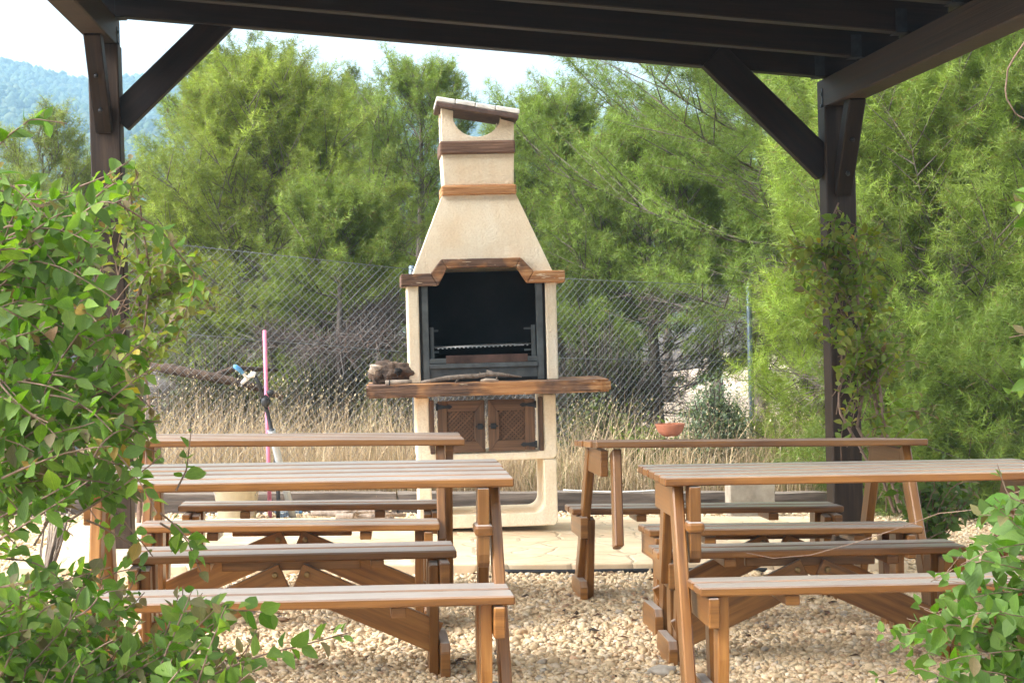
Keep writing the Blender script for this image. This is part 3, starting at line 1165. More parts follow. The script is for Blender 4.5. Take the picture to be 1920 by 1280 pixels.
# short braces along the side beams
for x, y, z, ln in ((XL-.005, YL, ZBL, .44), (XR+.008, YR, ZBR, .44)):
    br = brace((x, y-PS/2+.02, z-ln), (x, y-PS/2-.30, z+.02), .095, .085, (0, 0, 1))
    m = MB()
    for q in (.25, .6):
        pp = Vector((x, y-PS/2+.02, z-ln)).lerp(Vector((x, y-PS/2-.30, z+.02)), q)
        m.tube([pp+Vector((0, -.045, -.03)), pp+Vector((0, -.056, -.037))], .011, 8)
    m.build('bolt', 'blackiron', br)

# ------------------------------------------------------------------ fence, border and yard things
FA, FB_, FC = P(-420, 372, 11.0), P(772, 505, 13.0), P(1405, 537, 14.45)
FN = thing('chain_link_fence', 'galvanised chain link fence behind the barbecue', 'fence')


def fpt(u):
    """u 0..2 along the fence line; returns x,y,ztop,zbottom"""
    if u < 1:
        p = FA+(FB_-FA)*u
    else:
        p = FB_+(FC-FB_)*(u-1)
    return p


def fence_mesh():
    A_, B_ = [], []
    cell = .056
    segs = [(FA, FB_), (FB_, FC)]
    for (p, q) in segs:
        h = np.array([q[0]-p[0], q[1]-p[1], 0]); Lh = np.linalg.norm(h); h /= Lh
        nrm = np.array([-h[1], h[0], 0])
        hgt = 1.62
        n = int((Lh+hgt)/cell)
        top = lambda s_: p[2]+(q[2]-p[2])*s_/Lh
        for dirn in (1, -1):
            for k in range(n+1):
                s0 = k*cell-(hgt if dirn > 0 else 0)
                # wire climbs hgt while running hgt along the fence
                N = 14
                for j in range(N):
                    t0, t1 = j/N, (j+1)/N
                    sa, sb = s0+dirn*hgt*t0*1.0, s0+dirn*hgt*t1*1.0
                    if dirn < 0:
                        sa += 0; sb += 0
                    if min(sa, sb) < 0 or max(sa, sb) > Lh:
                        continue
                    za, zb = top(sa)-hgt+hgt*t0, top(sb)-hgt+hgt*t1
                    wob = .012
                    oa = wob*math.sin(sa*2.3+t0*4)+dirn*.003; ob = wob*math.sin(sb*2.3+t1*4)+dirn*.003
                    A_.append([p[0]+h[0]*sa+nrm[0]*oa, p[1]+h[1]*sa+nrm[1]*oa, za])
                    B_.append([p[0]+h[0]*sb+nrm[0]*ob, p[1]+h[1]*sb+nrm[1]*ob, zb])
    V, F = nptubes(A_, B_, .0013, .0013, 3)
    npmesh('wire_mesh', V, F, 'wire', None, parent=FN)


fence_mesh()
for z_off in (0, -.58, -1.6):
    m = MB()
    for p, q in ((FA, FB_), (FB_, FC)):
        a, b_ = Vector(p), Vector(q)
        a.z += z_off; b_.z += z_off
        m.tube([a, a.lerp(b_, .5)+Vector((0, 0, -.012)), b_], .0026, 5)
    m.build('tension_wire', 'wire', FN)
for p in (FB_, FC, FA+(FB_-FA)*.42):
    m = MB()
    zb = pz0(p[0], p[1])-.1
    m.tube([(p[0], p[1]+.03, zb), (p[0], p[1]+.03, p[2]+.02), (p[0], p[1]+.03, p[2]+.028)], [.021, .021, .014], 14)
    m.build('fence_post', 'galv', FN)

# railway sleeper border
for k, (x0, x1, lab, d0, d1) in enumerate(((-2.6, .12, 'weathered railway sleeper edging the gravel beneath the bucket and pink stake', 11.99, 12.02),
                                          (.13, 2.42, 'cracked railway sleeper edging the gravel between barbecue and concrete block', 12.03, 12.0),
                                          (2.43, 4.6, 'railway sleeper edging the gravel behind the vine covered post', 11.98, 12.02))):
    m = MB()
    n = 24
    tmp = bmesh.new()
    from mathutils import noise as mn
    rings = []
    for i in range(n+1):
        x = x0+(x1-x0)*i/n
        y = d0+(d1-d0)*i/n
        zb = float(zg(x, 12))-.03
        ring = []
        for (cy, cz) in ((-.09, 0), (-.092, .11), (-.08, .152), (0, .158), (.08, .152), (.09, .11), (.09, 0)):
            q = Vector((x*2.2, cy*9, cz*9+k))
            ring.append(tmp.verts.new((x, y+.09+cy+.012*mn.noise(q), zb+cz+.012*mn.noise(q*1.7))))
        rings.append(ring)
    for a, b_ in zip(rings, rings[1:]):
        for i in range(6):
            tmp.faces.new((a[i], a[i+1], b_[i+1], b_[i]))
    tmp.faces.new(list(reversed(rings[0]))); tmp.faces.new(rings[-1])
    bmesh.ops.recalc_face_normals(tmp, faces=tmp.faces)
    m.merge(tmp, Matrix.Identity(4))
    o = m.build('railway_sleeper', 'tie')
    tag(o, lab, 'sleeper', 'railway sleepers along the gravel')

# concrete block
g = P(1408, 952, 11.7)
m = MB()
m.box((.282, .19, .225), Matrix.Translation((g[0]+.01, 11.62, float(zg(g[0], 11.6))+.1125)), .006, 2)
tag(m.build('concrete_block', 'concrete'), 'plain grey concrete block standing on gravel before the sleeper edge', 'concrete block')
# bucket
g = P(445, 985, 11.45)
bz = float(zg(g[0], g[1]))+.01
BK = thing('bucket', 'pale milky plastic bucket on the gravel behind a picnic table', 'bucket', (g[0], g[1], bz))
m = MB()
m.lathe([(.108, 0), (.112, .004), (.142, .225), (.149, .228), (.149, .243), (.142, .245), (.137, .24), (.106, .01), (0, .008)], 36)
m.build('bucket_body', 'bucket', BK)
m = MB()
m.tube([(.145*math.cos(a), -.145*math.sin(a)*.35-.03, .225-.12*math.sin(a)) for a in np.linspace(0, math.pi, 14)], .003, 6)
m.build('handle', 'steel', BK)
# pink stake and the hose with tap tied to it
a, b_ = P(496, 620, 11.62), P(507, 985, 11.62)
m = MB()
m.tube([Vector(b_)-Vector((0, 0, .08)), Vector(a).lerp(Vector(b_), .5), Vector(a), Vector(a)+Vector((0, 0, .004))], [.0125, .0125, .0125, .008], 12)
tag(m.build('stake', 'pink'), 'thin pink plastic stake upright in the dry grass strip', 'stake')
HS = thing('garden_hose', 'black hose with white tap and blue nozzle tied to the pink stake', 'hose', (0, 0, 0))
pts = [P(478, 704, 11.5), P(486, 720, 11.5), P(494, 748, 11.56), P(502, 775, 11.58), P(510, 810, 11.55), P(516, 850, 11.52), P(521, 900, 11.5), P(522, 940, 11.48), P(521, 978, 11.46)]
m = MB()
m.tube(pts, .0125, 10)
m.build('hose_pipe', 'rubber', HS)
m = MB()
q = Vector(P(498, 752, 11.56))
m.rock((.03, .03, .038), q, 5, 2, .3)
m.rock((.022, .02, .02), q+Vector((.03, 0, .05)), 6, 2, .4)
m.tube([q+Vector((-.02, 0, -.03)), q+Vector((.03, -.02, .03)), q+Vector((.05, -.01, .02))], .004, 6)
m.build('tie_knot', 'rubber', HS)
m = MB()
m.tube([P(479, 703, 11.5), P(473, 702, 11.5), P(468, 706, 11.49)], [.02, .019, .012], 12)
m.tube([P(470, 704, 11.5), P(461, 711, 11.48), P(454, 718, 11.46), P(452, 724, 11.46)], [.012, .014, .011, .008], 10)
m.tube([P(463, 709, 11.48), P(458, 702, 11.46), P(454, 698, 11.45)], [.010, .009, .010], 10)
m.build('tap', 'whitepl', HS)
m = MB()
m.tube([P(455, 699, 11.45), P(448, 692, 11.43), P(441, 687, 11.42), P(438, 686, 11.42)], [.012, .0155, .0145, .009], 12)
m.build('nozzle', 'blue', HS)
# grey drain pipe leaning
m = MB()
a, b_ = Vector(P(509, 806, 11.35)), Vector(P(553, 985, 11.6))
ax = (b_-a).normalized()
rr = .022
m.tube([a, a+ax*.02, a.lerp(b_, .5), b_], [rr*1.1, rr, rr, rr], 16)
pp = m.build('drain_pipe', 'pvc')
tag(pp, 'slim grey plastic pipe with an open end leaning beside the pink stake', 'pipe')
m = MB()
hx = a-ax*.002
m.tube([hx, hx+ax*.001], rr*.9, 16)
m.build('pipe_mouth', 'rubber', pp)
# crumpled bottle
g = P(534, 975, 11.6)
m = MB()
m.rock((.055, .032, .03), (0, 0, .03), 8, 3, .5)
m.tube([(.05, 0, .03), (.085, .005, .028), (.10, .005, .027)], [.022, .012, .012], 10)
bt = m.build('plastic_bottle', 'pet')
bt.location = (g[0], g[1], float(zg(g[0], g[1]))+.015)
bt.rotation_euler = (0, 0, .4)
tag(bt, 'crumpled clear plastic bottle on the gravel by the firewood', 'bottle')
m = MB()
m.tube([(.098, .005, .027), (.114, .006, .027)], .014, 10)
m.build('cap', 'blue', bt)
# firewood branches on the patio edge
fw = [('long forked grey branch lying on the gravel beside the bottle', [(585, 975, 11.3), (640, 968, 11.25), (700, 962, 11.2), (760, 968, 11.15)], .022),
      ('short stout grey branch resting on the firewood by the barbecue', [(630, 984, 11.1), (660, 974, 11.1), (700, 976, 11.05), (738, 972, 11.0)], .019),
      ('thin curved twig lying over the firewood branches', [(660, 978, 11.0), (664, 962, 11.0), (690, 958, 11.02), (735, 960, 11.0)], .009)]
for lab, pts, r_ in fw:
    m = MB()
    q = [Vector(P(*p)) for p in pts]
    for v in q:
        v.z = max(float(pz(v.x))+r_, v.z)
    m.tube(q, [r_, r_*1.1, r_*.9, r_*.5], 9)
    m.tube([q[1], q[1].lerp(q[2], .4)+Vector((.0, -.06, .03))], [r_*.6, r_*.3], 7)
    o = m.build('firewood_branch', 'twig')
    tag(o, lab, 'branch', 'firewood branches beside the barbecue')
# drip hose along the patio edge
m = MB()
m.tube([(x, SY0-.03+.012*math.sin(x*5), float(zg(x, 9))+.022) for x in np.linspace(.55, 1.9, 14)], .011, 8)
tag(m.build('drip_hose', 'rubber'), 'thin black irrigation hose lying along the patio edge', 'hose')
# pale cable on the sleepers
m = MB()
m.tube([(x, 12.03+.02*math.sin(x*4), float(zg(x, 12))+.138+.008*math.sin(x*7)) for x in np.linspace(1.2, 1.85, 12)], .005, 6)
tag(m.build('cable', 'whitepl'), 'pale thin cable lying on top of the sleeper', 'cable')
# loose rock on the gravel
g = P(1240, 1236, 6.55)
m = MB()
m.rock((.045, .04, .024), (0, 0, .018), 2, 3, .35)
ro = m.build('rock', 'rock')
ro.location = (g[0], g[1], float(zg(g[0], g[1])))
tag(ro, 'pale loose rock on the gravel by a picnic table leg', 'rock')
# fallen log behind the fence
m = MB()
m.tube([P(255, 680, 13.3), P(330, 694, 13.3), P(400, 707, 13.3), P(470, 722, 13.4), P(530, 745, 13.5)], [.034, .038, .034, .028, .02], 12)
m.tube([P(400, 707, 13.3), P(440, 690, 13.6), P(520, 694, 14)], [.03, .022, .012], 8)
tag(m.build('fallen_log', 'log'), 'dark fallen tree trunk lying in dry grass beyond the fence', 'log')

# ------------------------------------------------------------------ dry grass
def dry_grass():
    Vs, Fs, Cs = [], [], []
    base = 0

    def blades(n, x, y, h, wd, cols, lean=.35):
        nonlocal base
        a = RNG.uniform(0, 6.28, n); l = np.abs(RNG.normal(0, lean, n))*h
        z = zg(x, y)-.01
        p0 = np.stack([x, y, z], 1)
        d = np.stack([np.cos(a), np.sin(a), np.zeros(n)], 1)
        sdv = np.stack([-np.sin(a+RNG.normal(0, .6, n)), np.cos(a), np.zeros(n)], 1)
        p1 = p0+d*(l*.25)[:, None]+np.array([0, 0, 1])*(h*.5)[:, None]
        p2 = p0+d*l[:, None]+np.array([0, 0, 1])*(h*(1-.2*np.minimum(1, l/h)))[:, None]
        wv = sdv*(wd/2)[:, None] if hasattr(wd, '__len__') else sdv*wd/2
        V = np.stack([p0-wv, p0+wv, p1-wv*.8, p1+wv*.8, p2], 1).reshape(-1, 3)
        i = np.arange(n)*5+base
        F = np.concatenate([np.stack([i, i+1, i+3], 1), np.stack([i, i+3, i+2], 1), np.stack([i+2, i+3, i+4], 1)])
        c = cols[RNG.integers(0, len(cols), n)]*RNG.uniform(.7, 1.2, (n, 1))
        Vs.append(V); Fs.append(F); Cs.append(np.repeat(c, 5, 0)); base += 5*n
        return p2
    straw = np.array([(.56, .42, .25), (.48, .35, .20), (.62, .49, .31), (.36, .26, .16), (.52, .41, .28)])
    grn = np.array([(.20, .22, .06), (.26, .26, .09)])
    n = 25000
    x = RNG.uniform(-3.2, 3.9, n); y = 12.2+RNG.beta(1.2, 1.6, n)*2.4
    pat = (.5+.5*np.sin(x*2.1+1)*np.sin(y*2.7+x))*(.55+.9*np.sin(x*7.3+y*5.1)**2)
    h = RNG.gamma(7, .42/7, n)*(.55+.75*pat)
    h *= np.where(x > 1.0, .8, 1.05)
    blades(n, x, y, h.clip(.06, .82), .005, straw, .75)
    # thatch near the ground
    n = 14000
    x = RNG.uniform(-3.2, 3.9, n); y = 12.2+RNG.random(n)*2.6
    blades(n, x, y, RNG.uniform(.05, .2, n), .006, straw*.75, 1.4)
    n = 3600
    x = np.where(RNG.random(n) < .7, RNG.uniform(1.0, 3.6, n), RNG.uniform(-2.5, .5, n)); y = 12.4+RNG.random(n)*1.6
    blades(n, x, y, RNG.uniform(.1, .42, n), .008, grn, .5)
    # tall oat stalks with seed heads
    n = 520
    x = np.concatenate([RNG.uniform(-1.6, .35, 360), RNG.uniform(1.0, 3.4, 160)]); y = 12.2+RNG.random(n)*1.4
    h = RNG.uniform(.5, .92, n)*np.where(x > 1, .85, 1)
    tip = blades(n, x, y, h, .0045, straw*1.1, .3)
    # seeds: little diamonds hanging near the tips
    m_ = 7
    tp = np.repeat(tip, m_, 0)+RNG.normal(0, 1, (n*m_, 3))*np.array([.022, .022, .05])-np.array([0, 0, .03])
    k = len(tp)
    s_ = RNG.uniform(.005, .009, k)[:, None]
    ax = unit(RNG.normal(0, .5, (k, 3))+np.array([0, 0, -1.]))
    x_, y_ = perp(ax)
    V = np.stack([tp-ax*s_*1.5, tp+x_*s_*.45, tp+ax*s_*1.5, tp-x_*s_*.45], 1).reshape(-1, 3)
    i = np.arange(k)*4+base
    F = np.concatenate([np.stack([i, i+1, i+2], 1), np.stack([i, i+2, i+3], 1)])
    Vs.append(V); Fs.append(F); Cs.append(np.repeat(np.array([[.62, .50, .30]])*RNG.uniform(.8, 1.2, (k, 1)), 4, 0))
    o = npmesh('dry_grass', np.concatenate(Vs), np.concatenate(Fs), 'blade', np.concatenate(Cs))
    tag(o, 'tall dry straw coloured wild grass along the fence', None, kind='stuff')


dry_grass()

# ------------------------------------------------------------------ pines


def pine(name, label, base, H, R, crown0=.15, nprim=42, nsec=9, nsh=9, sl=.15, nl=.075, nw=.0035, K=24, col=(.115, .155, .025),
         seed=0, lean=(0, 0), up=.55, dead=.22, squash=1.0, group=None, prof=.6, yfl=1.0, dead_n=1.0, mid=.8):
    rng = np.random.default_rng(seed)
    T = thing(name, label, 'pine tree', base, group)
    nsec = int(nsec*1.45); nsh = int(nsh*1.7); sl *= .62; nl *= .9; K = int(K*.95); nw *= .92
    top = np.array([lean[0], lean[1], H])

    def axis(t):
        return np.array([lean[0]*t**1.5+.06*math.sin(t*5+seed)*H*.12, lean[1]*t**1.5+.05*math.cos(t*4+seed)*H*.1, H*t*.97])
    segA, segB, ra, rb = [], [], [], []
    twA, twB = [], []
    r0 = .022*H+.02

    def seg(a, b, r1, r2):
        segA.append(a); segB.append(b); ra.append(r1); rb.append(r2)
    n = 10
    for i in range(n):
        seg(axis(i/n), axis((i+1)/n), r0*(1-i/n)+.008, r0*(1-(i+1)/n)+.008)
    SP, SD, SL, SC = [], [], [], []
    ga = rng.uniform(0, 6.28)
    for i in range(nprim):
        u = (i+.5)/nprim                      # 0 bottom of crown .. 1 top
        t = crown0+(1-crown0)*u
        az = ga+i*2.39996+rng.normal(0, .25)
        rr = R*(1-u**2.3)**(prof*.8)*(.62+.38*min(1, u/.2))*rng.uniform(.75, 1.12)+.12
        el = rad(-3+50*u+rng.normal(0, 9))
        p = axis(min(t, 1))
        hd = np.array([math.cos(az), math.sin(az)*yfl, 0])
        isdead = u < dead and rng.random() < .75
        if isdead:
            el *= .3
        pts = [p]
        ns_ = 5
        for k in range(ns_):
            e2 = el+rad(7)*k*(1 if not isdead else -.4)+rng.normal(0, .08)
            a2 = rng.normal(0, .12)
            h2 = np.array([hd[0]*math.cos(a2)-hd[1]*math.sin(a2), hd[0]*math.sin(a2)+hd[1]*math.cos(a2), 0])
            pts.append(pts[-1]+(h2*math.cos(e2)+np.array([0, 0, math.sin(e2)*squash]))*rr/ns_)
        br = .003+.003*rr
        if not isdead:
            for z in range(int(nsh*2.8)):
                g = .3+.7*rng.random()
                k = min(int(g*ns_), ns_-1); w_ = pts[k]+(pts[k+1]-pts[k])*(g*ns_-k)
                SP.append(w_+rng.normal(0, .03, 3)); SD.append(unit(unit(pts[k+1]-pts[k])*.6+rng.normal(0, .6, 3)+np.array([0, 0, up*.6])))
                SL.append(sl*rng.uniform(.6, 1.35)); SC.append(max(.35, rng.normal(.95, .2)))
        for k in range(ns_):
            seg(pts[k], pts[k+1], br*(1-k/ns_)+.003, br*(1-(k+1)/ns_)+.003)
        for j in range(nsec if not isdead else int(nsec*1.6)):
            f = .22+.78*(j+rng.random())/nsec if not isdead else rng.uniform(.1, 1)
            f = min(f, .999)
            k = int(f*ns_); q = pts[k]+(pts[k+1]-pts[k])*(f*ns_-k)
            d = unit(pts[k+1]-pts[k])
            sdv = unit(np.cross(d, [0, 0, 1.]))*(1 if j % 2 else -1)
            sec = unit(d*rng.uniform(.5, 1.0)+sdv*rng.uniform(.3, .95)+np.array([0, 0, rng.uniform(-.15, .5)]))
            sl_ = (.22+.42*rr*(1-f*.55))*rng.uniform(.6, 1.15)
            if isdead:
                e_ = q+sec*sl_*.9
                seg(q, e_, .005, .002)
                for z in range(int(5*dead_n)):
                    g = rng.random()
                    w_ = q+(e_-q)*g
                    dd = unit(sec*.6+rng.normal(0, .7, 3))*rng.uniform(.08, .3)
                    twA.append(w_); twB.append(w_+dd)
                    twA.append(w_+dd*.5); twB.append(w_+dd*.5+rng.normal(0, .07, 3))
                continue
            e_ = q+sec*sl_+np.array([0, 0, sl_*.12])
            seg(q, e_, .006, .002)
            # clump tone: each bough has its own natural tone
            tone = rng.normal(1, .2)
            for z in range(nsh):
                g = .30+.72*math.sqrt((z+rng.random())/nsh)
                w_ = q+(e_-q)*g+rng.normal(0, .025, 3)
                sd_ = unit(np.cross(sec, [0, 0, 1.]))*rng.normal(0, .55)
                dd = unit(sec*rng.uniform(.35, 1.0)+sd_+np.array([0, 0, up*rng.uniform(.1, 1.5)])+rng.normal(0, .30, 3))
                SP.append(w_); SD.append(dd); SL.append(sl*rng.uniform(.6, 1.35)); SC.append(max(.35, tone*rng.normal(1, .16)))
    V, F = nptubes(segA, segB, ra, rb, 5)
    npmesh('trunk', V, F, 'bark', parent=T, smooth=True)
    if twA:
        V, F = nptubes(twA, twB, .0034, .0016, 3)
        cc = np.array([(.13, .10, .085), (.085, .065, .055), (.18, .15, .13), (.12, .075, .055)])[rng.integers(0, 4, len(twA))]
        npmesh('dead_twigs', V, F, 'deadwood', np.repeat(cc, 6, 0), parent=T)
    SP, SD, SL, SC = map(np.array, (SP, SD, SL, SC))
    Ns = len(SP)
    tt = rng.random((Ns, K))
    x, y = perp(SD)
    ph = rng.uniform(0, 6.28, (Ns, K))
    th = rad(80)-rad(46)*tt**1.5+rng.normal(0, .2, (Ns, K))
    radial = x[:, None]*np.cos(ph)[..., None]+y[:, None]*np.sin(ph)[..., None]
    nd = SD[:, None]*np.cos(th)[..., None]+radial*np.sin(th)[..., None]
    p0 = SP[:, None]+SD[:, None]*(SL[:, None]*tt)[..., None]
    ln = nl*rng.uniform(.65, 1.15, (Ns, K))*(1.0-.25*tt)
    p1 = p0+nd*ln[..., None]-np.array([0, 0, 1])*(ln*.10)[..., None]
    sv = unit(np.cross(nd, rng.normal(0, 1, (Ns, K, 3))))*(nw/2)
    sv = sv*1.25
    V = np.stack([p0-sv, p0+sv, p1], 2).reshape(-1, 3)
    F = np.arange(len(V)).reshape(-1, 3)
    c = np.array([col[0]*.98, col[1]*1.0, col[2]*1.5])[None, None]*(SC[:, None, None])*rng.uniform(.82, 1.18, (Ns, K, 1))
    # new growth towards a shoot's tip is yellower, a few needles have browned
    yel = (tt*.5+rng.normal(0, .15, (Ns, K))).clip(0, 1)[..., None]
    c = c*(1-yel*.0)*(1+yel*np.array([.34, .28, .05]))
    br = rng.random((Ns, K, 1)) < .035
    c = np.where(br, np.array([.22, .12, .055]), c)
    C = np.repeat(c.reshape(-1, 3), 3, 0).clip(0.004, 1)
    npmesh('crown', V, F, 'needle', C, parent=T)
    return T


def tree_at(px, d, ytop, **k):
    """trunk foot at the terrain under photo column px at distance d, and the height that brings its top to ytop"""
    p = P(px, 640, d)
    q = P(px, ytop, d)
    z = float(zg(p[0], p[1]))-.05
    h = q[2]-z
    return (p[0], p[1], z), (h-.3 if h > 2.2 else h)


YG = (.225, .27, .036)
DG = (.085, .125, .022)
b0, h0 = tree_at(508, 17, 165)
pine('pine_tree', 'broad rounded yellow green young pine behind the hose and pink stake', b0, h0, 1.28, .12, 70, 11, 10, .16, .075, .0036, 24, YG, 1, dead=.16, dead_n=2.6, prof=.5)
b0, h0 = tree_at(450, 22, 102)
pine('pine_tree', 'twin topped pine rising above the rounded pine by the timber brace', b0, h0, 1.3, .3, 50, 9, 9, .17, .08, .0045, 22, (.20, .25, .034), 2, dead=.1)
b0, h0 = tree_at(795, 20, 122)
pine('pine_tree', 'open crowned pine with visible dark trunk behind the chimney of the barbecue', b0, h0, 1.15, .18, 46, 9, 9, .16, .075, .004, 22, (.18, .235, .034), 3, dead=.22, dead_n=1.2)
b0, h0 = tree_at(655, 24, 150)
pine('pine_tree', 'slender pine top between the rounded pine and the chimney', b0, h0, 1.05, .15, 44, 9, 9, .17, .08, .0046, 20, (.19, .24, .036), 4, dead=.12)
b0, h0 = tree_at(1045, 18.5, 195)
pine('pine_tree', 'dense green pine beside the barbecue hood, its thin top against white sky', b0, h0, 1.12, .2, 52, 10, 9, .16, .075, .0038, 24, (.185, .245, .036), 5, dead=.2, dead_n=1.4)
b0, h0 = tree_at(1600, 15.8, -150)
pine('pine_tree', 'huge leaning pine with wide boughs filling the sky beside the roof beam', b0, h0, 2.45, .34, 70, 12, 11, .20, .092, .0036, 28, (.185, .255, .036), 6, dead=.10, up=.45, prof=.42)
b0, h0 = tree_at(1225, 17.5, 260)
pine('pine_tree', 'bushy pine between the barbecue and the galvanised corner post', b0, h0, 1.15, .22, 48, 10, 9, .16, .078, .0038, 24, (.18, .24, .036), 7, dead=.2, dead_n=1.2)
b0, h0 = tree_at(1800, 12.9, 130)
pine('pine_tree', 'bright pine with long foxtail shoots behind the vine covered post', b0, h0, 1.35, .30, 58, 9, 9, .25, .10, .0034, 34, (.205, .27, .036), 8, dead=.13, dead_n=2)
b0, h0 = tree_at(85, 19.5, 215)
pine('pine_tree', 'sparse light green pine standing before the hazy hill', b0, h0, .75, .3, 30, 7, 7, .17, .075, .004, 22, (.19, .22, .035), 9, dead=.1)
b0, h0 = tree_at(205, 22, 318)
pine('pine_tree', 'low pale pine behind the dark post and chain link fence', b0, h0, 1.0, .15, 34, 8, 8, .17, .08, .0045, 20, (.18, .215, .035), 10, dead=.15)
b0, h0 = tree_at(-20, 17.5, 330)
pine('pine_tree', 'yellowish pine mostly behind the honeysuckle and below the hazy hill', b0, h0, 1.0, .15, 36, 8, 8, .16, .08, .0042, 22, (.18, .215, .035), 11, dead=.15)
b0, h0 = tree_at(1535, 13.5, 590)
pine('pine_sapling', 'vivid lime green pine sapling beside the galvanised corner post', b0, h0, .32, .02, 26, 5, 4, .36, .105, .003, 46, (.24, .31, .035), 12, dead=0, up=.8)
b0, h0 = tree_at(1850, 11.9, 720)
pine('pine_sapling', 'spreading lime green pine sapling beneath the bright foxtail pine', b0, h0, .62, .02, 32, 6, 6, .28, .10, .003, 40, (.165, .23, .03), 13, dead=0, up=.7)
b0, h0 = tree_at(1690, 12.2, 745)
pine('pine_sapling', 'low bushy green sapling behind the bare stems of the post vine', b0, h0, .5, .02, 26, 6, 6, .24, .09, .003, 36, (.15, .205, .03), 14, dead=0, up=.7)
b0, h0 = tree_at(640, 15.6, 425)
pine('pine_sapling', 'bright green pine sapling just beyond the fence and left shoulder of the barbecue'.replace('left ', ''), b0, h0, .5, .55, 24, 7, 8, .15, .078, .0034, 28, (.165, .215, .03), 15, dead=.3, dead_n=3)
# woods further back: copies of two trees
far_a = pine('pine_tree', 'dense pine in the wood behind the nearer trees', (0, 0, -.4), 4.2, 1.5, .08, 40, 9, 9, .2, .095, .0075, 15, (.12, .16, .028), 21, dead=.12, group='pines in the wood behind')
far_b = pine('pine_tree', 'dense pine in the wood behind the nearer trees', (0, 0, -.4), 3.6, 1.7, .05, 40, 9, 9, .2, .095, .0075, 15, (.13, .17, .028), 22, dead=.12, group='pines in the wood behind')


far_c = pine('pine_tree', 'tall pine with bare lower trunk behind the sandy path', (0, 0, -.4), 6.0, 1.7, .42, 40, 9, 9, .2, .095, .0075, 15, (.12, .165, .028), 23, dead=.0, group='tall pines behind the sandy path')


def copy_tree(o, loc, rz, sc):
    c = o.copy()
    COL.objects.link(c)
    c.location = loc; c.rotation_euler = (0, 0, rz); c.scale = (sc, sc, sc)
    for ch in o.children:
        d = ch.copy()
        COL.objects.link(d)
        d.parent = c
    return c


spots = [(330, 29, 380), (560, 27, 330), (900, 30, 330), (1130, 33, 330), (1640, 20, 40), (1850, 17.5, -20), (2050, 16, 0),
         (720, 36, 330), (420, 35, 420), (1010, 38, 380), (1700, 26, 50), (1950, 22, 40), (140, 31, 470), (-120, 26, 420), (1560, 24, 420), (1780, 15.5, 420)]
used = {id(far_a): 0}
for k, (px, d, yt) in enumerate(spots):
    b0, h0 = tree_at(px, d, yt)
    src, hh = ((far_a, 4.2), (far_b, 3.6))[k % 2]
    s_ = h0/hh
    if k < 2:
        src.location = b0; src.rotation_euler = (0, 0, k*1.3); src.scale = (s_, s_, s_)
    else:
        copy_tree(src, b0, random.uniform(0, 6.28), s_)


for k, (px, d, yt) in enumerate([(1430, 24, 60), (1340, 31, 230), (1250, 36, 280)]):
    b0, h0 = tree_at(px, d, yt)
    s_ = h0/6.0
    if k == 0:
        far_c.location = b0; far_c.scale = (s_, s_, s_)
    else:
        copy_tree(far_c, b0, k*2.1, s_)

# ------------------------------------------------------------------ scrub and bushes


def bush(name, label, px, d, ytop, rx, ry, n, lsz, cols, seed, ytip=None, twigs=60):
    rng = np.random.default_rng(seed)
    b0, h0 = tree_at(px, d, ytop)
    T = thing(name, label, 'bush', b0)
    # twiggy skeleton
    A_, B_ = [], []
    ends = []
    for k in range(twigs):
        a = rng.uniform(0, 6.28); e = rng.uniform(.1, 1.0)
        r_ = math.sqrt(rng.random())
        end = np.array([math.cos(a)*rx*r_, math.sin(a)*ry*r_, h0*(.35+.65*math.sqrt(max(0, 1-r_*r_)))*rng.uniform(.6, 1.0)])
        mid = end*.45+np.array([0, 0, h0*.05])
        A_ += [np.zeros(3), mid]; B_ += [mid, end]
        ends.append((mid, end))
    V, F = nptubes(A_, B_, .007, .003, 4)
    npmesh('stems', V, F, 'bark', parent=T)
    # leaf sprigs: small faces around the twig ends
    mids = np.array([e[0] for e in ends]); en = np.array([e[1] for e in ends])
    ii = rng.integers(0, len(ends), n)
    f = rng.beta(2.5, 1, n)[:, None]
    c = mids[ii]+(en[ii]-mids[ii])*f+rng.normal(0, .055, (n, 3))
    c[:, 2] = np.maximum(c[:, 2], .01)
    d = unit(rng.normal(0, 1, (n, 3))+np.array([0, 0, .7]))
    x, y = perp(d)
    s_ = lsz*rng.uniform(.6, 1.3, (n, 1))
    V = np.stack([c, c+d*s_*.5+x*s_*.28, c+d*s_, c+d*s_*.5-x*s_*.28], 1).reshape(-1, 3)
    F = np.arange(n*4).reshape(-1, 4)
    cl = np.array(cols)[rng.integers(0, len(cols), n)]*rng.uniform(.75, 1.25, (n, 1))*(1+.2*np.sin(ii*1.7))[:, None]
    npmesh('foliage', V, F, 'needle', np.repeat(cl, 4, 0), parent=T)
    return T


bush('juniper_bush', 'grey green juniper bush beside the galvanised corner post', 1334, 13.2, 706, .235, .2, 9000, .03,
     [(.17, .22, .14), (.13, .185, .115), (.21, .25, .17)], 31, twigs=110)
bush('broom_bush', 'low fresh green bush behind the clay bowl', 1215, 13.2, 800, .3, .2, 3500, .04, [(.12, .17, .03), (.15, .2, .04)], 32)
bush('dry_shrub', 'brownish grey dry shrub at the foot of the corner post', 1440, 14.3, 758, .3, .25, 2500, .03, [(.16, .13, .09), (.12, .11, .07)], 33, twigs=140)
bush('thorn_bush', 'grey olive scrub bush showing past the firebox wall', 735, 15.2, 640, .28, .25, 3200, .04, [(.12, .13, .05), (.16, .16, .08)], 34, twigs=110)
bush('scrub_bush', 'dark olive scrub bush low behind the fence near the fallen log', 400, 15.0, 615, .55, .35, 5200, .045, [(.075, .085, .035), (.10, .105, .05), (.12, .10, .06)], 35, twigs=200)
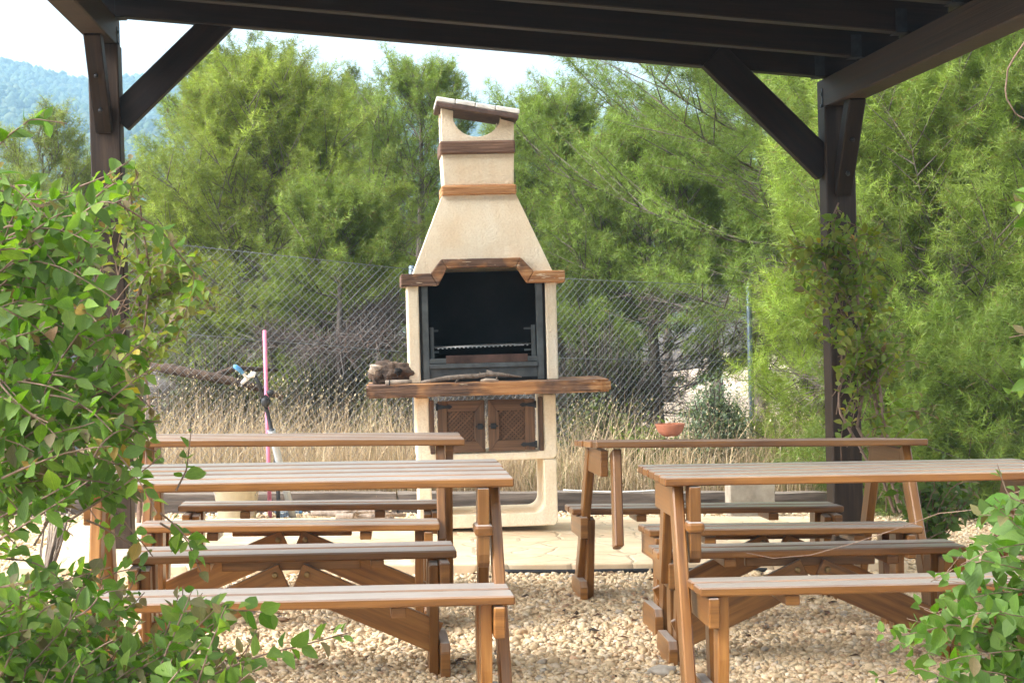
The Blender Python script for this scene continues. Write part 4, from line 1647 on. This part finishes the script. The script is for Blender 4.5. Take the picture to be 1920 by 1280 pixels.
bush('scrub_bush', 'dark grey scrub bush behind the fence beside the stump', 610, 15.6, 600, .55, .35, 4200, .045, [(.075, .08, .04), (.11, .10, .06)], 36, twigs=260)
bush('scrub_bush', 'twiggy dark bush behind the fence past the mantel beam', 1130, 16.4, 580, .5, .35, 4200, .045, [(.08, .095, .04), (.11, .11, .06)], 37, twigs=260)
bush('scrub_bush', 'low olive bush in the grass between barbecue shelf and clay bowl', 1110, 13.8, 745, .42, .3, 3600, .04, [(.10, .13, .04), (.13, .14, .06)], 38, twigs=120)

# ------------------------------------------------------------------ honeysuckle


def bez(a, b, c, n):
    t_ = np.linspace(0, 1, n)[:, None]
    return a*(1-t_)**2+2*b*t_*(1-t_)+c*t_**2


LEAF_T = np.array([  # u along, v across (-1..1 of half width), lift
    (0, 0, 0), (.16, -.62, .05), (.16, 0, 0), (.16, .62, .05), (.42, -1, .10), (.42, 0, .0), (.42, 1, .10),
    (.72, -.68, .06), (.72, 0, -.02), (.72, .68, .06), (1.0, 0, -.10)])
LEAF_F = np.array([(0, 2, 1), (0, 3, 2), (1, 2, 5), (1, 5, 4), (2, 3, 6), (2, 6, 5), (4, 5, 8), (4, 8, 7), (5, 6, 9), (5, 9, 8), (7, 8, 10), (8, 9, 10)])
GREENS = np.array([(.115, .215, .020), (.085, .175, .016), (.150, .26, .026), (.19, .28, .035), (.06, .130, .012)])
REDS = np.array([(.20, .12, .075), (.17, .13, .06), (.24, .17, .11)])
YELS = np.array([(.48, .34, .05), (.42, .22, .05)])


def vine(name, label, stems, leaf, seed, pal=(.86, .10, .007), greens=GREENS, gap=1.0, group=None, extra=(), start=.25, wide=.29, srad=.0022):
    """stems: arrays of points; leaves in opposite pairs along each, reddish young pairs at the tips"""
    rng = np.random.default_rng(seed)
    c0 = np.mean([s[0] for s in stems], 0)
    T = thing(name, label, 'climbing plant', tuple(c0), group)
    A_, B_, ra, rb = [], [], [], []
    LP, LD, LN, LS, LC = [], [], [], [], []
    for s in stems:
        s = np.asarray(s, float)-c0
        k = len(s)
        for i in range(k-1):
            A_.append(s[i]); B_.append(s[i+1]); ra.append(srad*(1.15-.7*i/k)); rb.append(srad*(1.15-.7*(i+1)/k))
        seg = np.linalg.norm(np.diff(s, axis=0), axis=1); cum = np.concatenate([[0], np.cumsum(seg)]); Ltot = cum[-1]
        pos = Ltot*start
        step = leaf*.62*gap
        tw = rng.uniform(0, 3.14)
        while pos < Ltot:
            i = min(np.searchsorted(cum, pos)-1, k-2); i = max(i, 0)
            f = (pos-cum[i])/max(seg[i], 1e-6)
            p = s[i]+(s[i+1]-s[i])*f
            d = unit(s[i+1]-s[i])
            x = unit(np.cross(d, [.1, .2, 1.])); y = np.cross(d, x)
            tipf = pos/Ltot
            for q in (0, 1):
                if rng.random() < .10:
                    continue
                a = tw+q*math.pi+rng.normal(0, .35)
                out = x*math.cos(a)+y*math.sin(a)
                dd = unit(out*.9+d*rng.uniform(.25, .8)+np.array([0, 0, rng.uniform(-.45, .3)]))
                # blades turn their faces up and towards the light
                nn = unit(np.array([0, -.5, .9])+rng.normal(0, .62, 3))
                LP.append(p+out*.003); LD.append(dd); LN.append(nn)
                sc = leaf*rng.uniform(.65, 1.25)*(1 if tipf < .78 else 1-.55*(tipf-.78)/.22)
                LS.append(sc)
                r_ = rng.random()
                if tipf > .80 and r_ < pal[1]*4:
                    LC.append(REDS[rng.integers(0, 3)]*rng.uniform(.8, 1.3))
                elif r_ < pal[2]:
                    LC.append(YELS[rng.integers(0, 2)])
                else:
                    LC.append(greens[rng.integers(0, len(greens))]*rng.uniform(.8, 1.25))
            tw += 1.57+rng.normal(0, .2)
            pos += step*rng.uniform(.7, 1.4)
    for ep, er0, er1 in extra:
        ep = np.asarray(ep, float)-c0
        for i in range(len(ep)-1):
            A_.append(ep[i]); B_.append(ep[i+1])
            ra.append(er0+(er1-er0)*i/len(ep)); rb.append(er0+(er1-er0)*(i+1)/len(ep))
    V, F = nptubes(A_, B_, ra, rb, 5)
    npmesh('stems', V, F, 'stem', parent=T, smooth=True)
    LP, LD, LN, LS, LC = map(np.array, (LP, LD, LN, LS, LC))
    N = len(LP)
    sd_ = unit(np.cross(LN, LD)); nn = np.cross(LD, sd_)
    fold = rng.uniform(.2, 3.0, (N, 1)); wd = wide*rng.uniform(.75, 1.25, (N, 1)); curl = rng.uniform(-1.2, 2.6, (N, 1))
    u, v, h = LEAF_T[:, 0][None], LEAF_T[:, 1][None], LEAF_T[:, 2][None]
    hh = np.where(v != 0, h*fold, h*0)+(-(u**2)*.12)*curl
    V = LP[:, None]+LS[:, None, None]*(LD[:, None]*u[..., None]+sd_[:, None]*(v*wd)[..., None]+nn[:, None]*hh[..., None])
    F = (np.arange(N)*11)[:, None, None]+LEAF_F[None]
    uv = np.stack([np.broadcast_to(u, (N, 11)), np.broadcast_to(v, (N, 11))], -1).reshape(-1, 2)
    npmesh('leaves', V.reshape(-1, 3), F.reshape(-1, 3), 'leaf', np.repeat(LC, 11, 0), uv, parent=T, smooth=True)
    return T


def inpoly(x, y, poly):
    c = False
    j = len(poly)-1
    for i in range(len(poly)):
        xi, yi = poly[i]; xj, yj = poly[j]
        if (yi > y) != (yj > y) and x < (xj-xi)*(y-yi)/(yj-yi)+xi:
            c = not c
        j = i
    return c


def rnd_in(poly, rng):
    xs = [p[0] for p in poly]; ys = [p[1] for p in poly]
    while True:
        x, y = rng.uniform(min(xs), max(xs)), rng.uniform(min(ys), max(ys))
        if inpoly(x, y, poly):
            return x, y


def shrub_stems(poly, n, d0, d1, root, rng, sag=.10, npt=9, jit=.02):
    """stems from a root zone (function of the end point) out to points spread through a volume"""
    out = []
    for k in range(n):
        x, y = rnd_in(poly, rng)
        d = rng.uniform(d0, d1)
        e = P(x, y, d)
        rx, ry, rd = root(x, y, d, rng)
        a = P(rx, ry, rd)
        L_ = np.linalg.norm(e-a)
        mid = (a+e)/2+np.array([0, 0, sag*L_*rng.uniform(.5, 2.0)])+rng.normal(0, .12*L_, 3)
        s = bez(a, mid, e, npt)+rng.normal(0, jit*L_*.15, (npt, 3))
        out.append(s)
    return out


rg = np.random.default_rng(5)
st = []
dense = [(-60, 380), (60, 355), (120, 400), (190, 440), (235, 560), (285, 640), (300, 760), (312, 870), (300, 930), (180, 930), (90, 905), (-60, 930)]
st += shrub_stems(dense, 240, 3.55, 4.35, lambda x, y, d, r: (x-r.uniform(60, 260), y+r.uniform(-90, 160), d+r.uniform(-.1, .2)), rg)
st += shrub_stems([(-60, 300), (40, 300), (130, 340), (235, 300), (255, 400), (180, 440), (-60, 420)], 24, 3.7, 4.3,
                  lambda x, y, d, r: (x-r.uniform(60, 200), y+r.uniform(60, 200), d+.1), rg)
st += shrub_stems([(-60, 930), (200, 925), (330, 945), (380, 1040), (300, 1110), (-60, 1120)], 20, 3.6, 4.3,
                  lambda x, y, d, r: (x-r.uniform(60, 220), y-r.uniform(40, 160), d), rg)
low = [(-60, 1120), (100, 1070), (230, 1050), (335, 1090), (470, 1150), (520, 1250), (560, 1400), (-60, 1420)]
st += shrub_stems(low, 260, 3.5, 4.3, lambda x, y, d, r: (x-r.uniform(40, 260), y+r.uniform(60, 260), d+r.uniform(-.1, .2)), rg)
# single whips
for pts in ([(-30, 300, 3.9), (15, 255, 3.9), (60, 222, 3.9), (125, 232, 3.9)], [(150, 350, 4), (200, 330, 4), (245, 300, 4)],
            [(220, 380, 4), (300, 430, 4.1), (370, 520, 4.2), (330, 640, 4.2)], [(300, 1150, 3.8), (400, 1140, 3.8), (540, 1150, 3.8)],
            [(360, 1280, 3.8), (480, 1230, 3.8), (600, 1200, 3.85), (655, 1185, 3.85)], [(330, 920, 4), (350, 880, 4), (358, 810, 4)],
            [(300, 980, 4), (350, 1010, 4), (385, 1090, 4)]):
    q = np.array([P(*p) for p in pts])
    tt_ = np.linspace(0, len(q)-1, 12)
    s = np.stack([np.interp(tt_, np.arange(len(q)), q[:, i]) for i in range(3)], 1)
    st.append(s)
trunkv = [np.array([P(-330, 1900, 4.3), P(-300, 1300, 4.25), P(-260, 900, 4.2), P(-200, 600, 4.2), P(-140, 430, 4.1)])]
vine('honeysuckle', 'big leafy honeysuckle crowding in front of a picnic table, covering the near post', st, .045, 41, gap=.85,
     extra=[(trunkv[0], .02, .008)])

# right-hand near plant
st = []
p1 = [(1650, 1190), (1720, 1110), (1780, 1040), (1850, 930), (1930, 870), (1990, 900), (1990, 1400), (1690, 1400), (1720, 1270)]
st += shrub_stems(p1, 96, 4.2, 4.9, lambda x, y, d, r: (2150+.0*x, min(1800, max(920, y+r.uniform(-60, 220))), 4.6), rg)
for pts in ([(2152, 1180, 4.6), (1900, 1180, 4.5), (1790, 1170, 4.5), (1700, 1190, 4.5), (1630, 1185, 4.5)], [(2152, 1330, 4.6), (1900, 1330, 4.4), (1800, 1280, 4.4), (1720, 1250, 4.4), (1645, 1270, 4.4)],
            [(2152, 1030, 4.6), (2000, 1030, 4.6), (1900, 1040, 4.6), (1800, 1060, 4.6), (1745, 1090, 4.6)], [(2152, 960, 4.6), (1960, 960, 4.6), (1890, 930, 4.6), (1870, 870, 4.6)]):
    q = np.array([P(*p) for p in pts]); tt_ = np.linspace(0, len(q)-1, 12)
    st.append(np.stack([np.interp(tt_, np.arange(len(q)), q[:, i]) for i in range(3)], 1))
vine('honeysuckle', 'lush young honeysuckle shoots with round leaves beside the dull topped picnic table', st, .062, 42, pal=(.9, .02, 0), wide=.33,
     greens=np.array([(.075, .165, .013), (.06, .14, .012), (.10, .19, .018)]),
     extra=[(np.array([P(2180, 1900, 4.6), P(2160, 1300, 4.6), P(2140, 900, 4.6), P(2100, 500, 4.6)]), .018, .008),
            (np.array([P(2146, 1010, 4.6), P(1990, 1000, 5.4), P(1900, 968, 5.6), P(1830, 955, 5.7), P(1760, 962, 5.8), P(1690, 988, 5.9), P(1600, 1018, 5.95), P(1520, 1040, 6.0), P(1450, 1046, 6.0), P(1400, 1036, 6.0)]), .0017, .0011)])
st = []
p2 = [(1880, 660), (1850, 640), (1890, 600), (1940, 560), (1990, 560), (1990, 830), (1890, 820), (1840, 770)]
st += shrub_stems(p2, 13, 4.6, 5.2, lambda x, y, d, r: (2090, 560, 4.9), rg)
st += shrub_stems([(1890, 340), (1930, 330), (1960, 420), (1900, 400)], 3, 4.6, 5.0, lambda x, y, d, r: (2090, 560, 4.9), rg)
q = np.array([P(1935, 60, 4.7), P(1890, 125, 4.7), P(1884, 180, 4.7), P(1905, 215, 4.7), P(1925, 225, 4.7)]); tt_ = np.linspace(0, 4, 12)
whip = np.stack([np.interp(tt_, np.arange(5), q[:, i]) for i in range(3)], 1)
vine('honeysuckle', 'few hanging honeysuckle sprays against the bright foxtail pine', st, .058, 43, pal=(.9, .03, .01), wide=.31,
     extra=[(whip, .0028, .0014), (np.array([P(2100, 1900, 4.9), P(2090, 560, 4.9), P(2085, 260, 4.85), P(2050, 90, 4.8), P(1995, 30, 4.75), P(1955, 38, 4.7), P(1935, 60, 4.7)]), .006, .003)])

# vine on the far post, honeysuckle side
st = []
px1 = [(190, 320), (250, 300), (300, 380), (360, 440), (430, 480), (470, 560), (400, 600), (330, 640), (270, 700), (200, 690), (180, 500)]
st += shrub_stems(px1, 38, 9.2, 9.75, lambda x, y, d, r: (235+r.uniform(-30, 40), y+r.uniform(-20, 200), 9.6), rg, sag=.25)
yg = np.array([(.17, .24, .025), (.22, .25, .03), (.13, .20, .02), (.25, .24, .04)])
trk = np.array([P(260, 980, 9.55), P(268, 800, 9.6), P(250, 650, 9.58), P(266, 520, 9.6), P(250, 420, 9.6), P(240, 330, 9.6)])
vine('climbing_vine', 'thin olive leaved vine on the far post nearest the hazy hill', st, .066, 44, pal=(.8, .06, .03), greens=yg, extra=[(trk, .014, .006), (trk+np.array([.05, -.05, 0]), .008, .004)], srad=.003)
st = []
px2 = [(1440, 470), (1530, 430), (1600, 380), (1660, 420), (1690, 520), (1750, 640), (1720, 680), (1640, 700), (1600, 760), (1560, 640), (1470, 560)]
st += shrub_stems(px2, 84, 9.0, 9.5, lambda x, y, d, r: (1610+r.uniform(-50, 30), y+r.uniform(0, 160), 9.3), rg, sag=.25)
st += shrub_stems([(1640, 660), (1740, 680), (1760, 800), (1660, 840), (1620, 760)], 12, 9.0, 9.4, lambda x, y, d, r: (1640+r.uniform(-30, 30), y+r.uniform(0, 140), 9.3), rg, sag=.25)


def wob(pts, amp, seed):
    r_ = np.random.default_rng(seed)
    q = np.array([P(*p) for p in pts]); n_ = 16; tt_ = np.linspace(0, len(q)-1, n_)
    s = np.stack([np.interp(tt_, np.arange(len(q)), q[:, i]) for i in range(3)], 1)
    ph = r_.uniform(0, 6.28, 3)
    s += amp*np.stack([np.sin(np.arange(n_)*.9+ph[0]), np.sin(np.arange(n_)*.7+ph[1]), 0*np.arange(n_)], 1)
    return s


ex = [(wob([(1690, 960, 9.2), (1650, 780, 9.3), (1620, 680, 9.35), (1590, 600, 9.35), (1560, 540, 9.35), (1545, 480, 9.4)], .012, 1), .013, .006),
      (wob([(1700, 960, 9.2), (1665, 800, 9.25), (1625, 640, 9.3), (1610, 560, 9.32), (1620, 470, 9.35)], .02, 2), .011, .005),
      (wob([(1640, 900, 9.2), (1580, 780, 9.3), (1570, 720, 9.3), (1585, 650, 9.3), (1580, 590, 9.3)], .012, 3), .008, .005),
      (wob([(1680, 960, 9.25), (1600, 800, 9.3), (1640, 700, 9.3), (1600, 560, 9.3), (1565, 430, 9.35), (1570, 380, 9.35)], .02, 4), .009, .004)]
vine('climbing_vine', 'vine with bare twisted stems climbing the far post by the clay bowl table', st, .055, 45, pal=(.8, .04, .03), greens=yg, extra=ex, srad=.0026)
st = shrub_stems([(1660, 880), (1740, 850), (1830, 880), (1850, 960), (1770, 1000), (1690, 990)], 46, 8.7, 9.3, lambda x, y, d, r: (1735+r.uniform(-15, 15), 1035, 9.0), rg, sag=.2)
vine('honeysuckle', 'small dark green honeysuckle bush on the gravel behind a bench', st, .055, 46, pal=(.9, .02, .01), start=.4,
     greens=np.array([(.055, .105, .012), (.07, .125, .014), (.09, .14, .018)]), srad=.004)

# clump of dry stalks by the honeysuckle
m = MB()
rr_ = random.Random(3)
for k in range(22):
    t_ = k/21
    a = P(70+14*rr_.random()+10*t_, 1095+10*rr_.random(), 7.0); b_ = P(88+45*t_+rr_.uniform(-6, 6), 955+rr_.uniform(-15, 20), 7.1+rr_.uniform(-.1, .1))
    m.tube([a, (a+b_)/2+np.array([rr_.uniform(-.01, .01), 0, 0]), b_], [.004, .0035, .0025], 5)
o = m.build('dry_stalks', 'twig')
tag(o, 'clump of pale dry stalks standing on gravel behind the big honeysuckle', 'dry plant')
g = P(62, 1104, 6.9)
m = MB()
m.rock((.075, .05, .016), (0, 0, .02), 12, 3, .3)
tl = m.build('flat_stone', 'clay')
tl.location = (g[0], g[1], float(zg(g[0], g[1]))+.01)
tag(tl, 'flat reddish brown stone on gravel under the honeysuckle', 'stone')

# ------------------------------------------------------------------ hills and haze
def hills():
    az = np.linspace(rad(-38), rad(46), 260)
    rr = np.concatenate([np.linspace(170, 420, 26), np.linspace(430, 1000, 60)])
    A, Rr = np.meshgrid(az, rr)
    # ridge elevation angle by azimuth (seen from the yard)
    kx = np.array([-2600, -1200, -300, 0, 100, 180, 300, 420, 560, 700, 900, 1090, 1300, 1700, 2600, 3600])
    ky = np.array([110, 60, 100, 130, 150, 168, 158, 165, 168, 185, 205, 222, 262, 330, 300, 330])
    kaz = np.arctan((kx-960)/FPX)+yaw
    elev = np.arctan((588+.026*(960-kx)-ky)/FPX)
    e = np.interp(A, kaz, elev)
    ridge = 1.25+np.tan(e)*880
    t = np.clip((Rr-170)/(880-170), 0, 1.0)
    s = t**1.25
    back = np.clip((Rr-880)/120, 0, 1)
    Z = -3+(ridge+3)*s-back*25
    Z += (2.6*np.sin(A*47+Rr*.013)+.9*np.sin(A*131+1.3+Rr*.02)+5*np.sin(Rr*.021+A*33))*np.clip(t*2, 0, 1)*np.clip((1.04-t)*3, .25, 1)
    X = Rr*np.sin(A); Y = Rr*np.cos(A)
    V = np.stack([X, Y, Z], -1).reshape(-1, 3)
    nx = len(az); i = np.arange(len(rr)-1)[:, None]*nx+np.arange(nx-1)[None]
    F = np.stack([i, i+1, i+nx+1, i+nx], -1).reshape(-1, 4)
    tag(npmesh('hills', V, F, 'hill', smooth=True), kind='structure')
    # wood on the slope: lumpy crowns, far too many to count
    bm = bmesh.new(); bmesh.ops.create_icosphere(bm, subdivisions=1, radius=1); bm.verts.ensure_lookup_table()
    v0 = np.array([v.co for v in bm.verts]); f0 = np.array([[v.index for v in f.verts] for f in bm.faces]); bm.free()
    n = 60000
    rng = np.random.default_rng(77)
    ri = rng.uniform(0, 1, n)**.8*(len(rr)-14)+8; ci = rng.uniform(.22, .78, n)*(nx-1.01)
    Vg = V.reshape(len(rr), nx, 3)
    i0, j0 = ri.astype(int), ci.astype(int); fr, fc = (ri-i0)[:, None], (ci-j0)[:, None]
    pos = (Vg[i0, j0]*(1-fr)+Vg[i0+1, j0]*fr)*(1-fc)+(Vg[i0, j0+1]*(1-fr)+Vg[i0+1, j0+1]*fr)*fc
    sc = rng.gamma(6, 1.25/6, n).clip(.4, 2.2)*(.5+ri/len(rr)*.6)
    lump = 1+.22*rng.standard_normal((n, len(v0))).clip(-1.3, 1.3)
    VV = v0[None]*lump[..., None]*sc[:, None, None]*np.array([1, 1, 1.15])+pos[:, None]+np.array([0, 0, .5])*sc[:, None, None]
    FF = (np.arange(n)*len(v0))[:, None, None]+f0[None]
    pal = np.array([(.035, .060, .022), (.05, .075, .028), (.025, .045, .018), (.075, .09, .035)])
    cc = pal[rng.integers(0, 4, n)]*rng.uniform(.7, 1.3, (n, 1))
    o = npmesh('hillside_wood', VV.reshape(-1, 3), FF.reshape(-1, 3), 'pebble', np.repeat(cc, len(v0), 0), smooth=True)
    tag(o, 'distant pine wood covering the hazy hillside', None, kind='stuff')


hills()
m = MB()
m.box((2200, 2110, 172), Matrix.Translation((0, 60, -12+86)), 0)
hz = m.build('haze', MAT['ground'])
t = NT('haze_air')
pv = t.n('ShaderNodeVolumePrincipled', {'Color': (.46, .75, 1.0, 1), 'Density': .00075, 'Anisotropy': .2})
t.t.links.new(pv.outputs[0], t.out.inputs['Volume'])
hz.data.materials[0] = t.m
tag(hz, kind='stuff')

# ------------------------------------------------------------------ render settings
scene.render.engine = 'CYCLES'
cy = scene.cycles
cy.use_denoising = True
cy.max_bounces = 8
cy.diffuse_bounces = 3
cy.glossy_bounces = 3
cy.transmission_bounces = 5
cy.volume_bounces = 1
cy.transparent_max_bounces = 8
cy.sample_clamp_indirect = 6
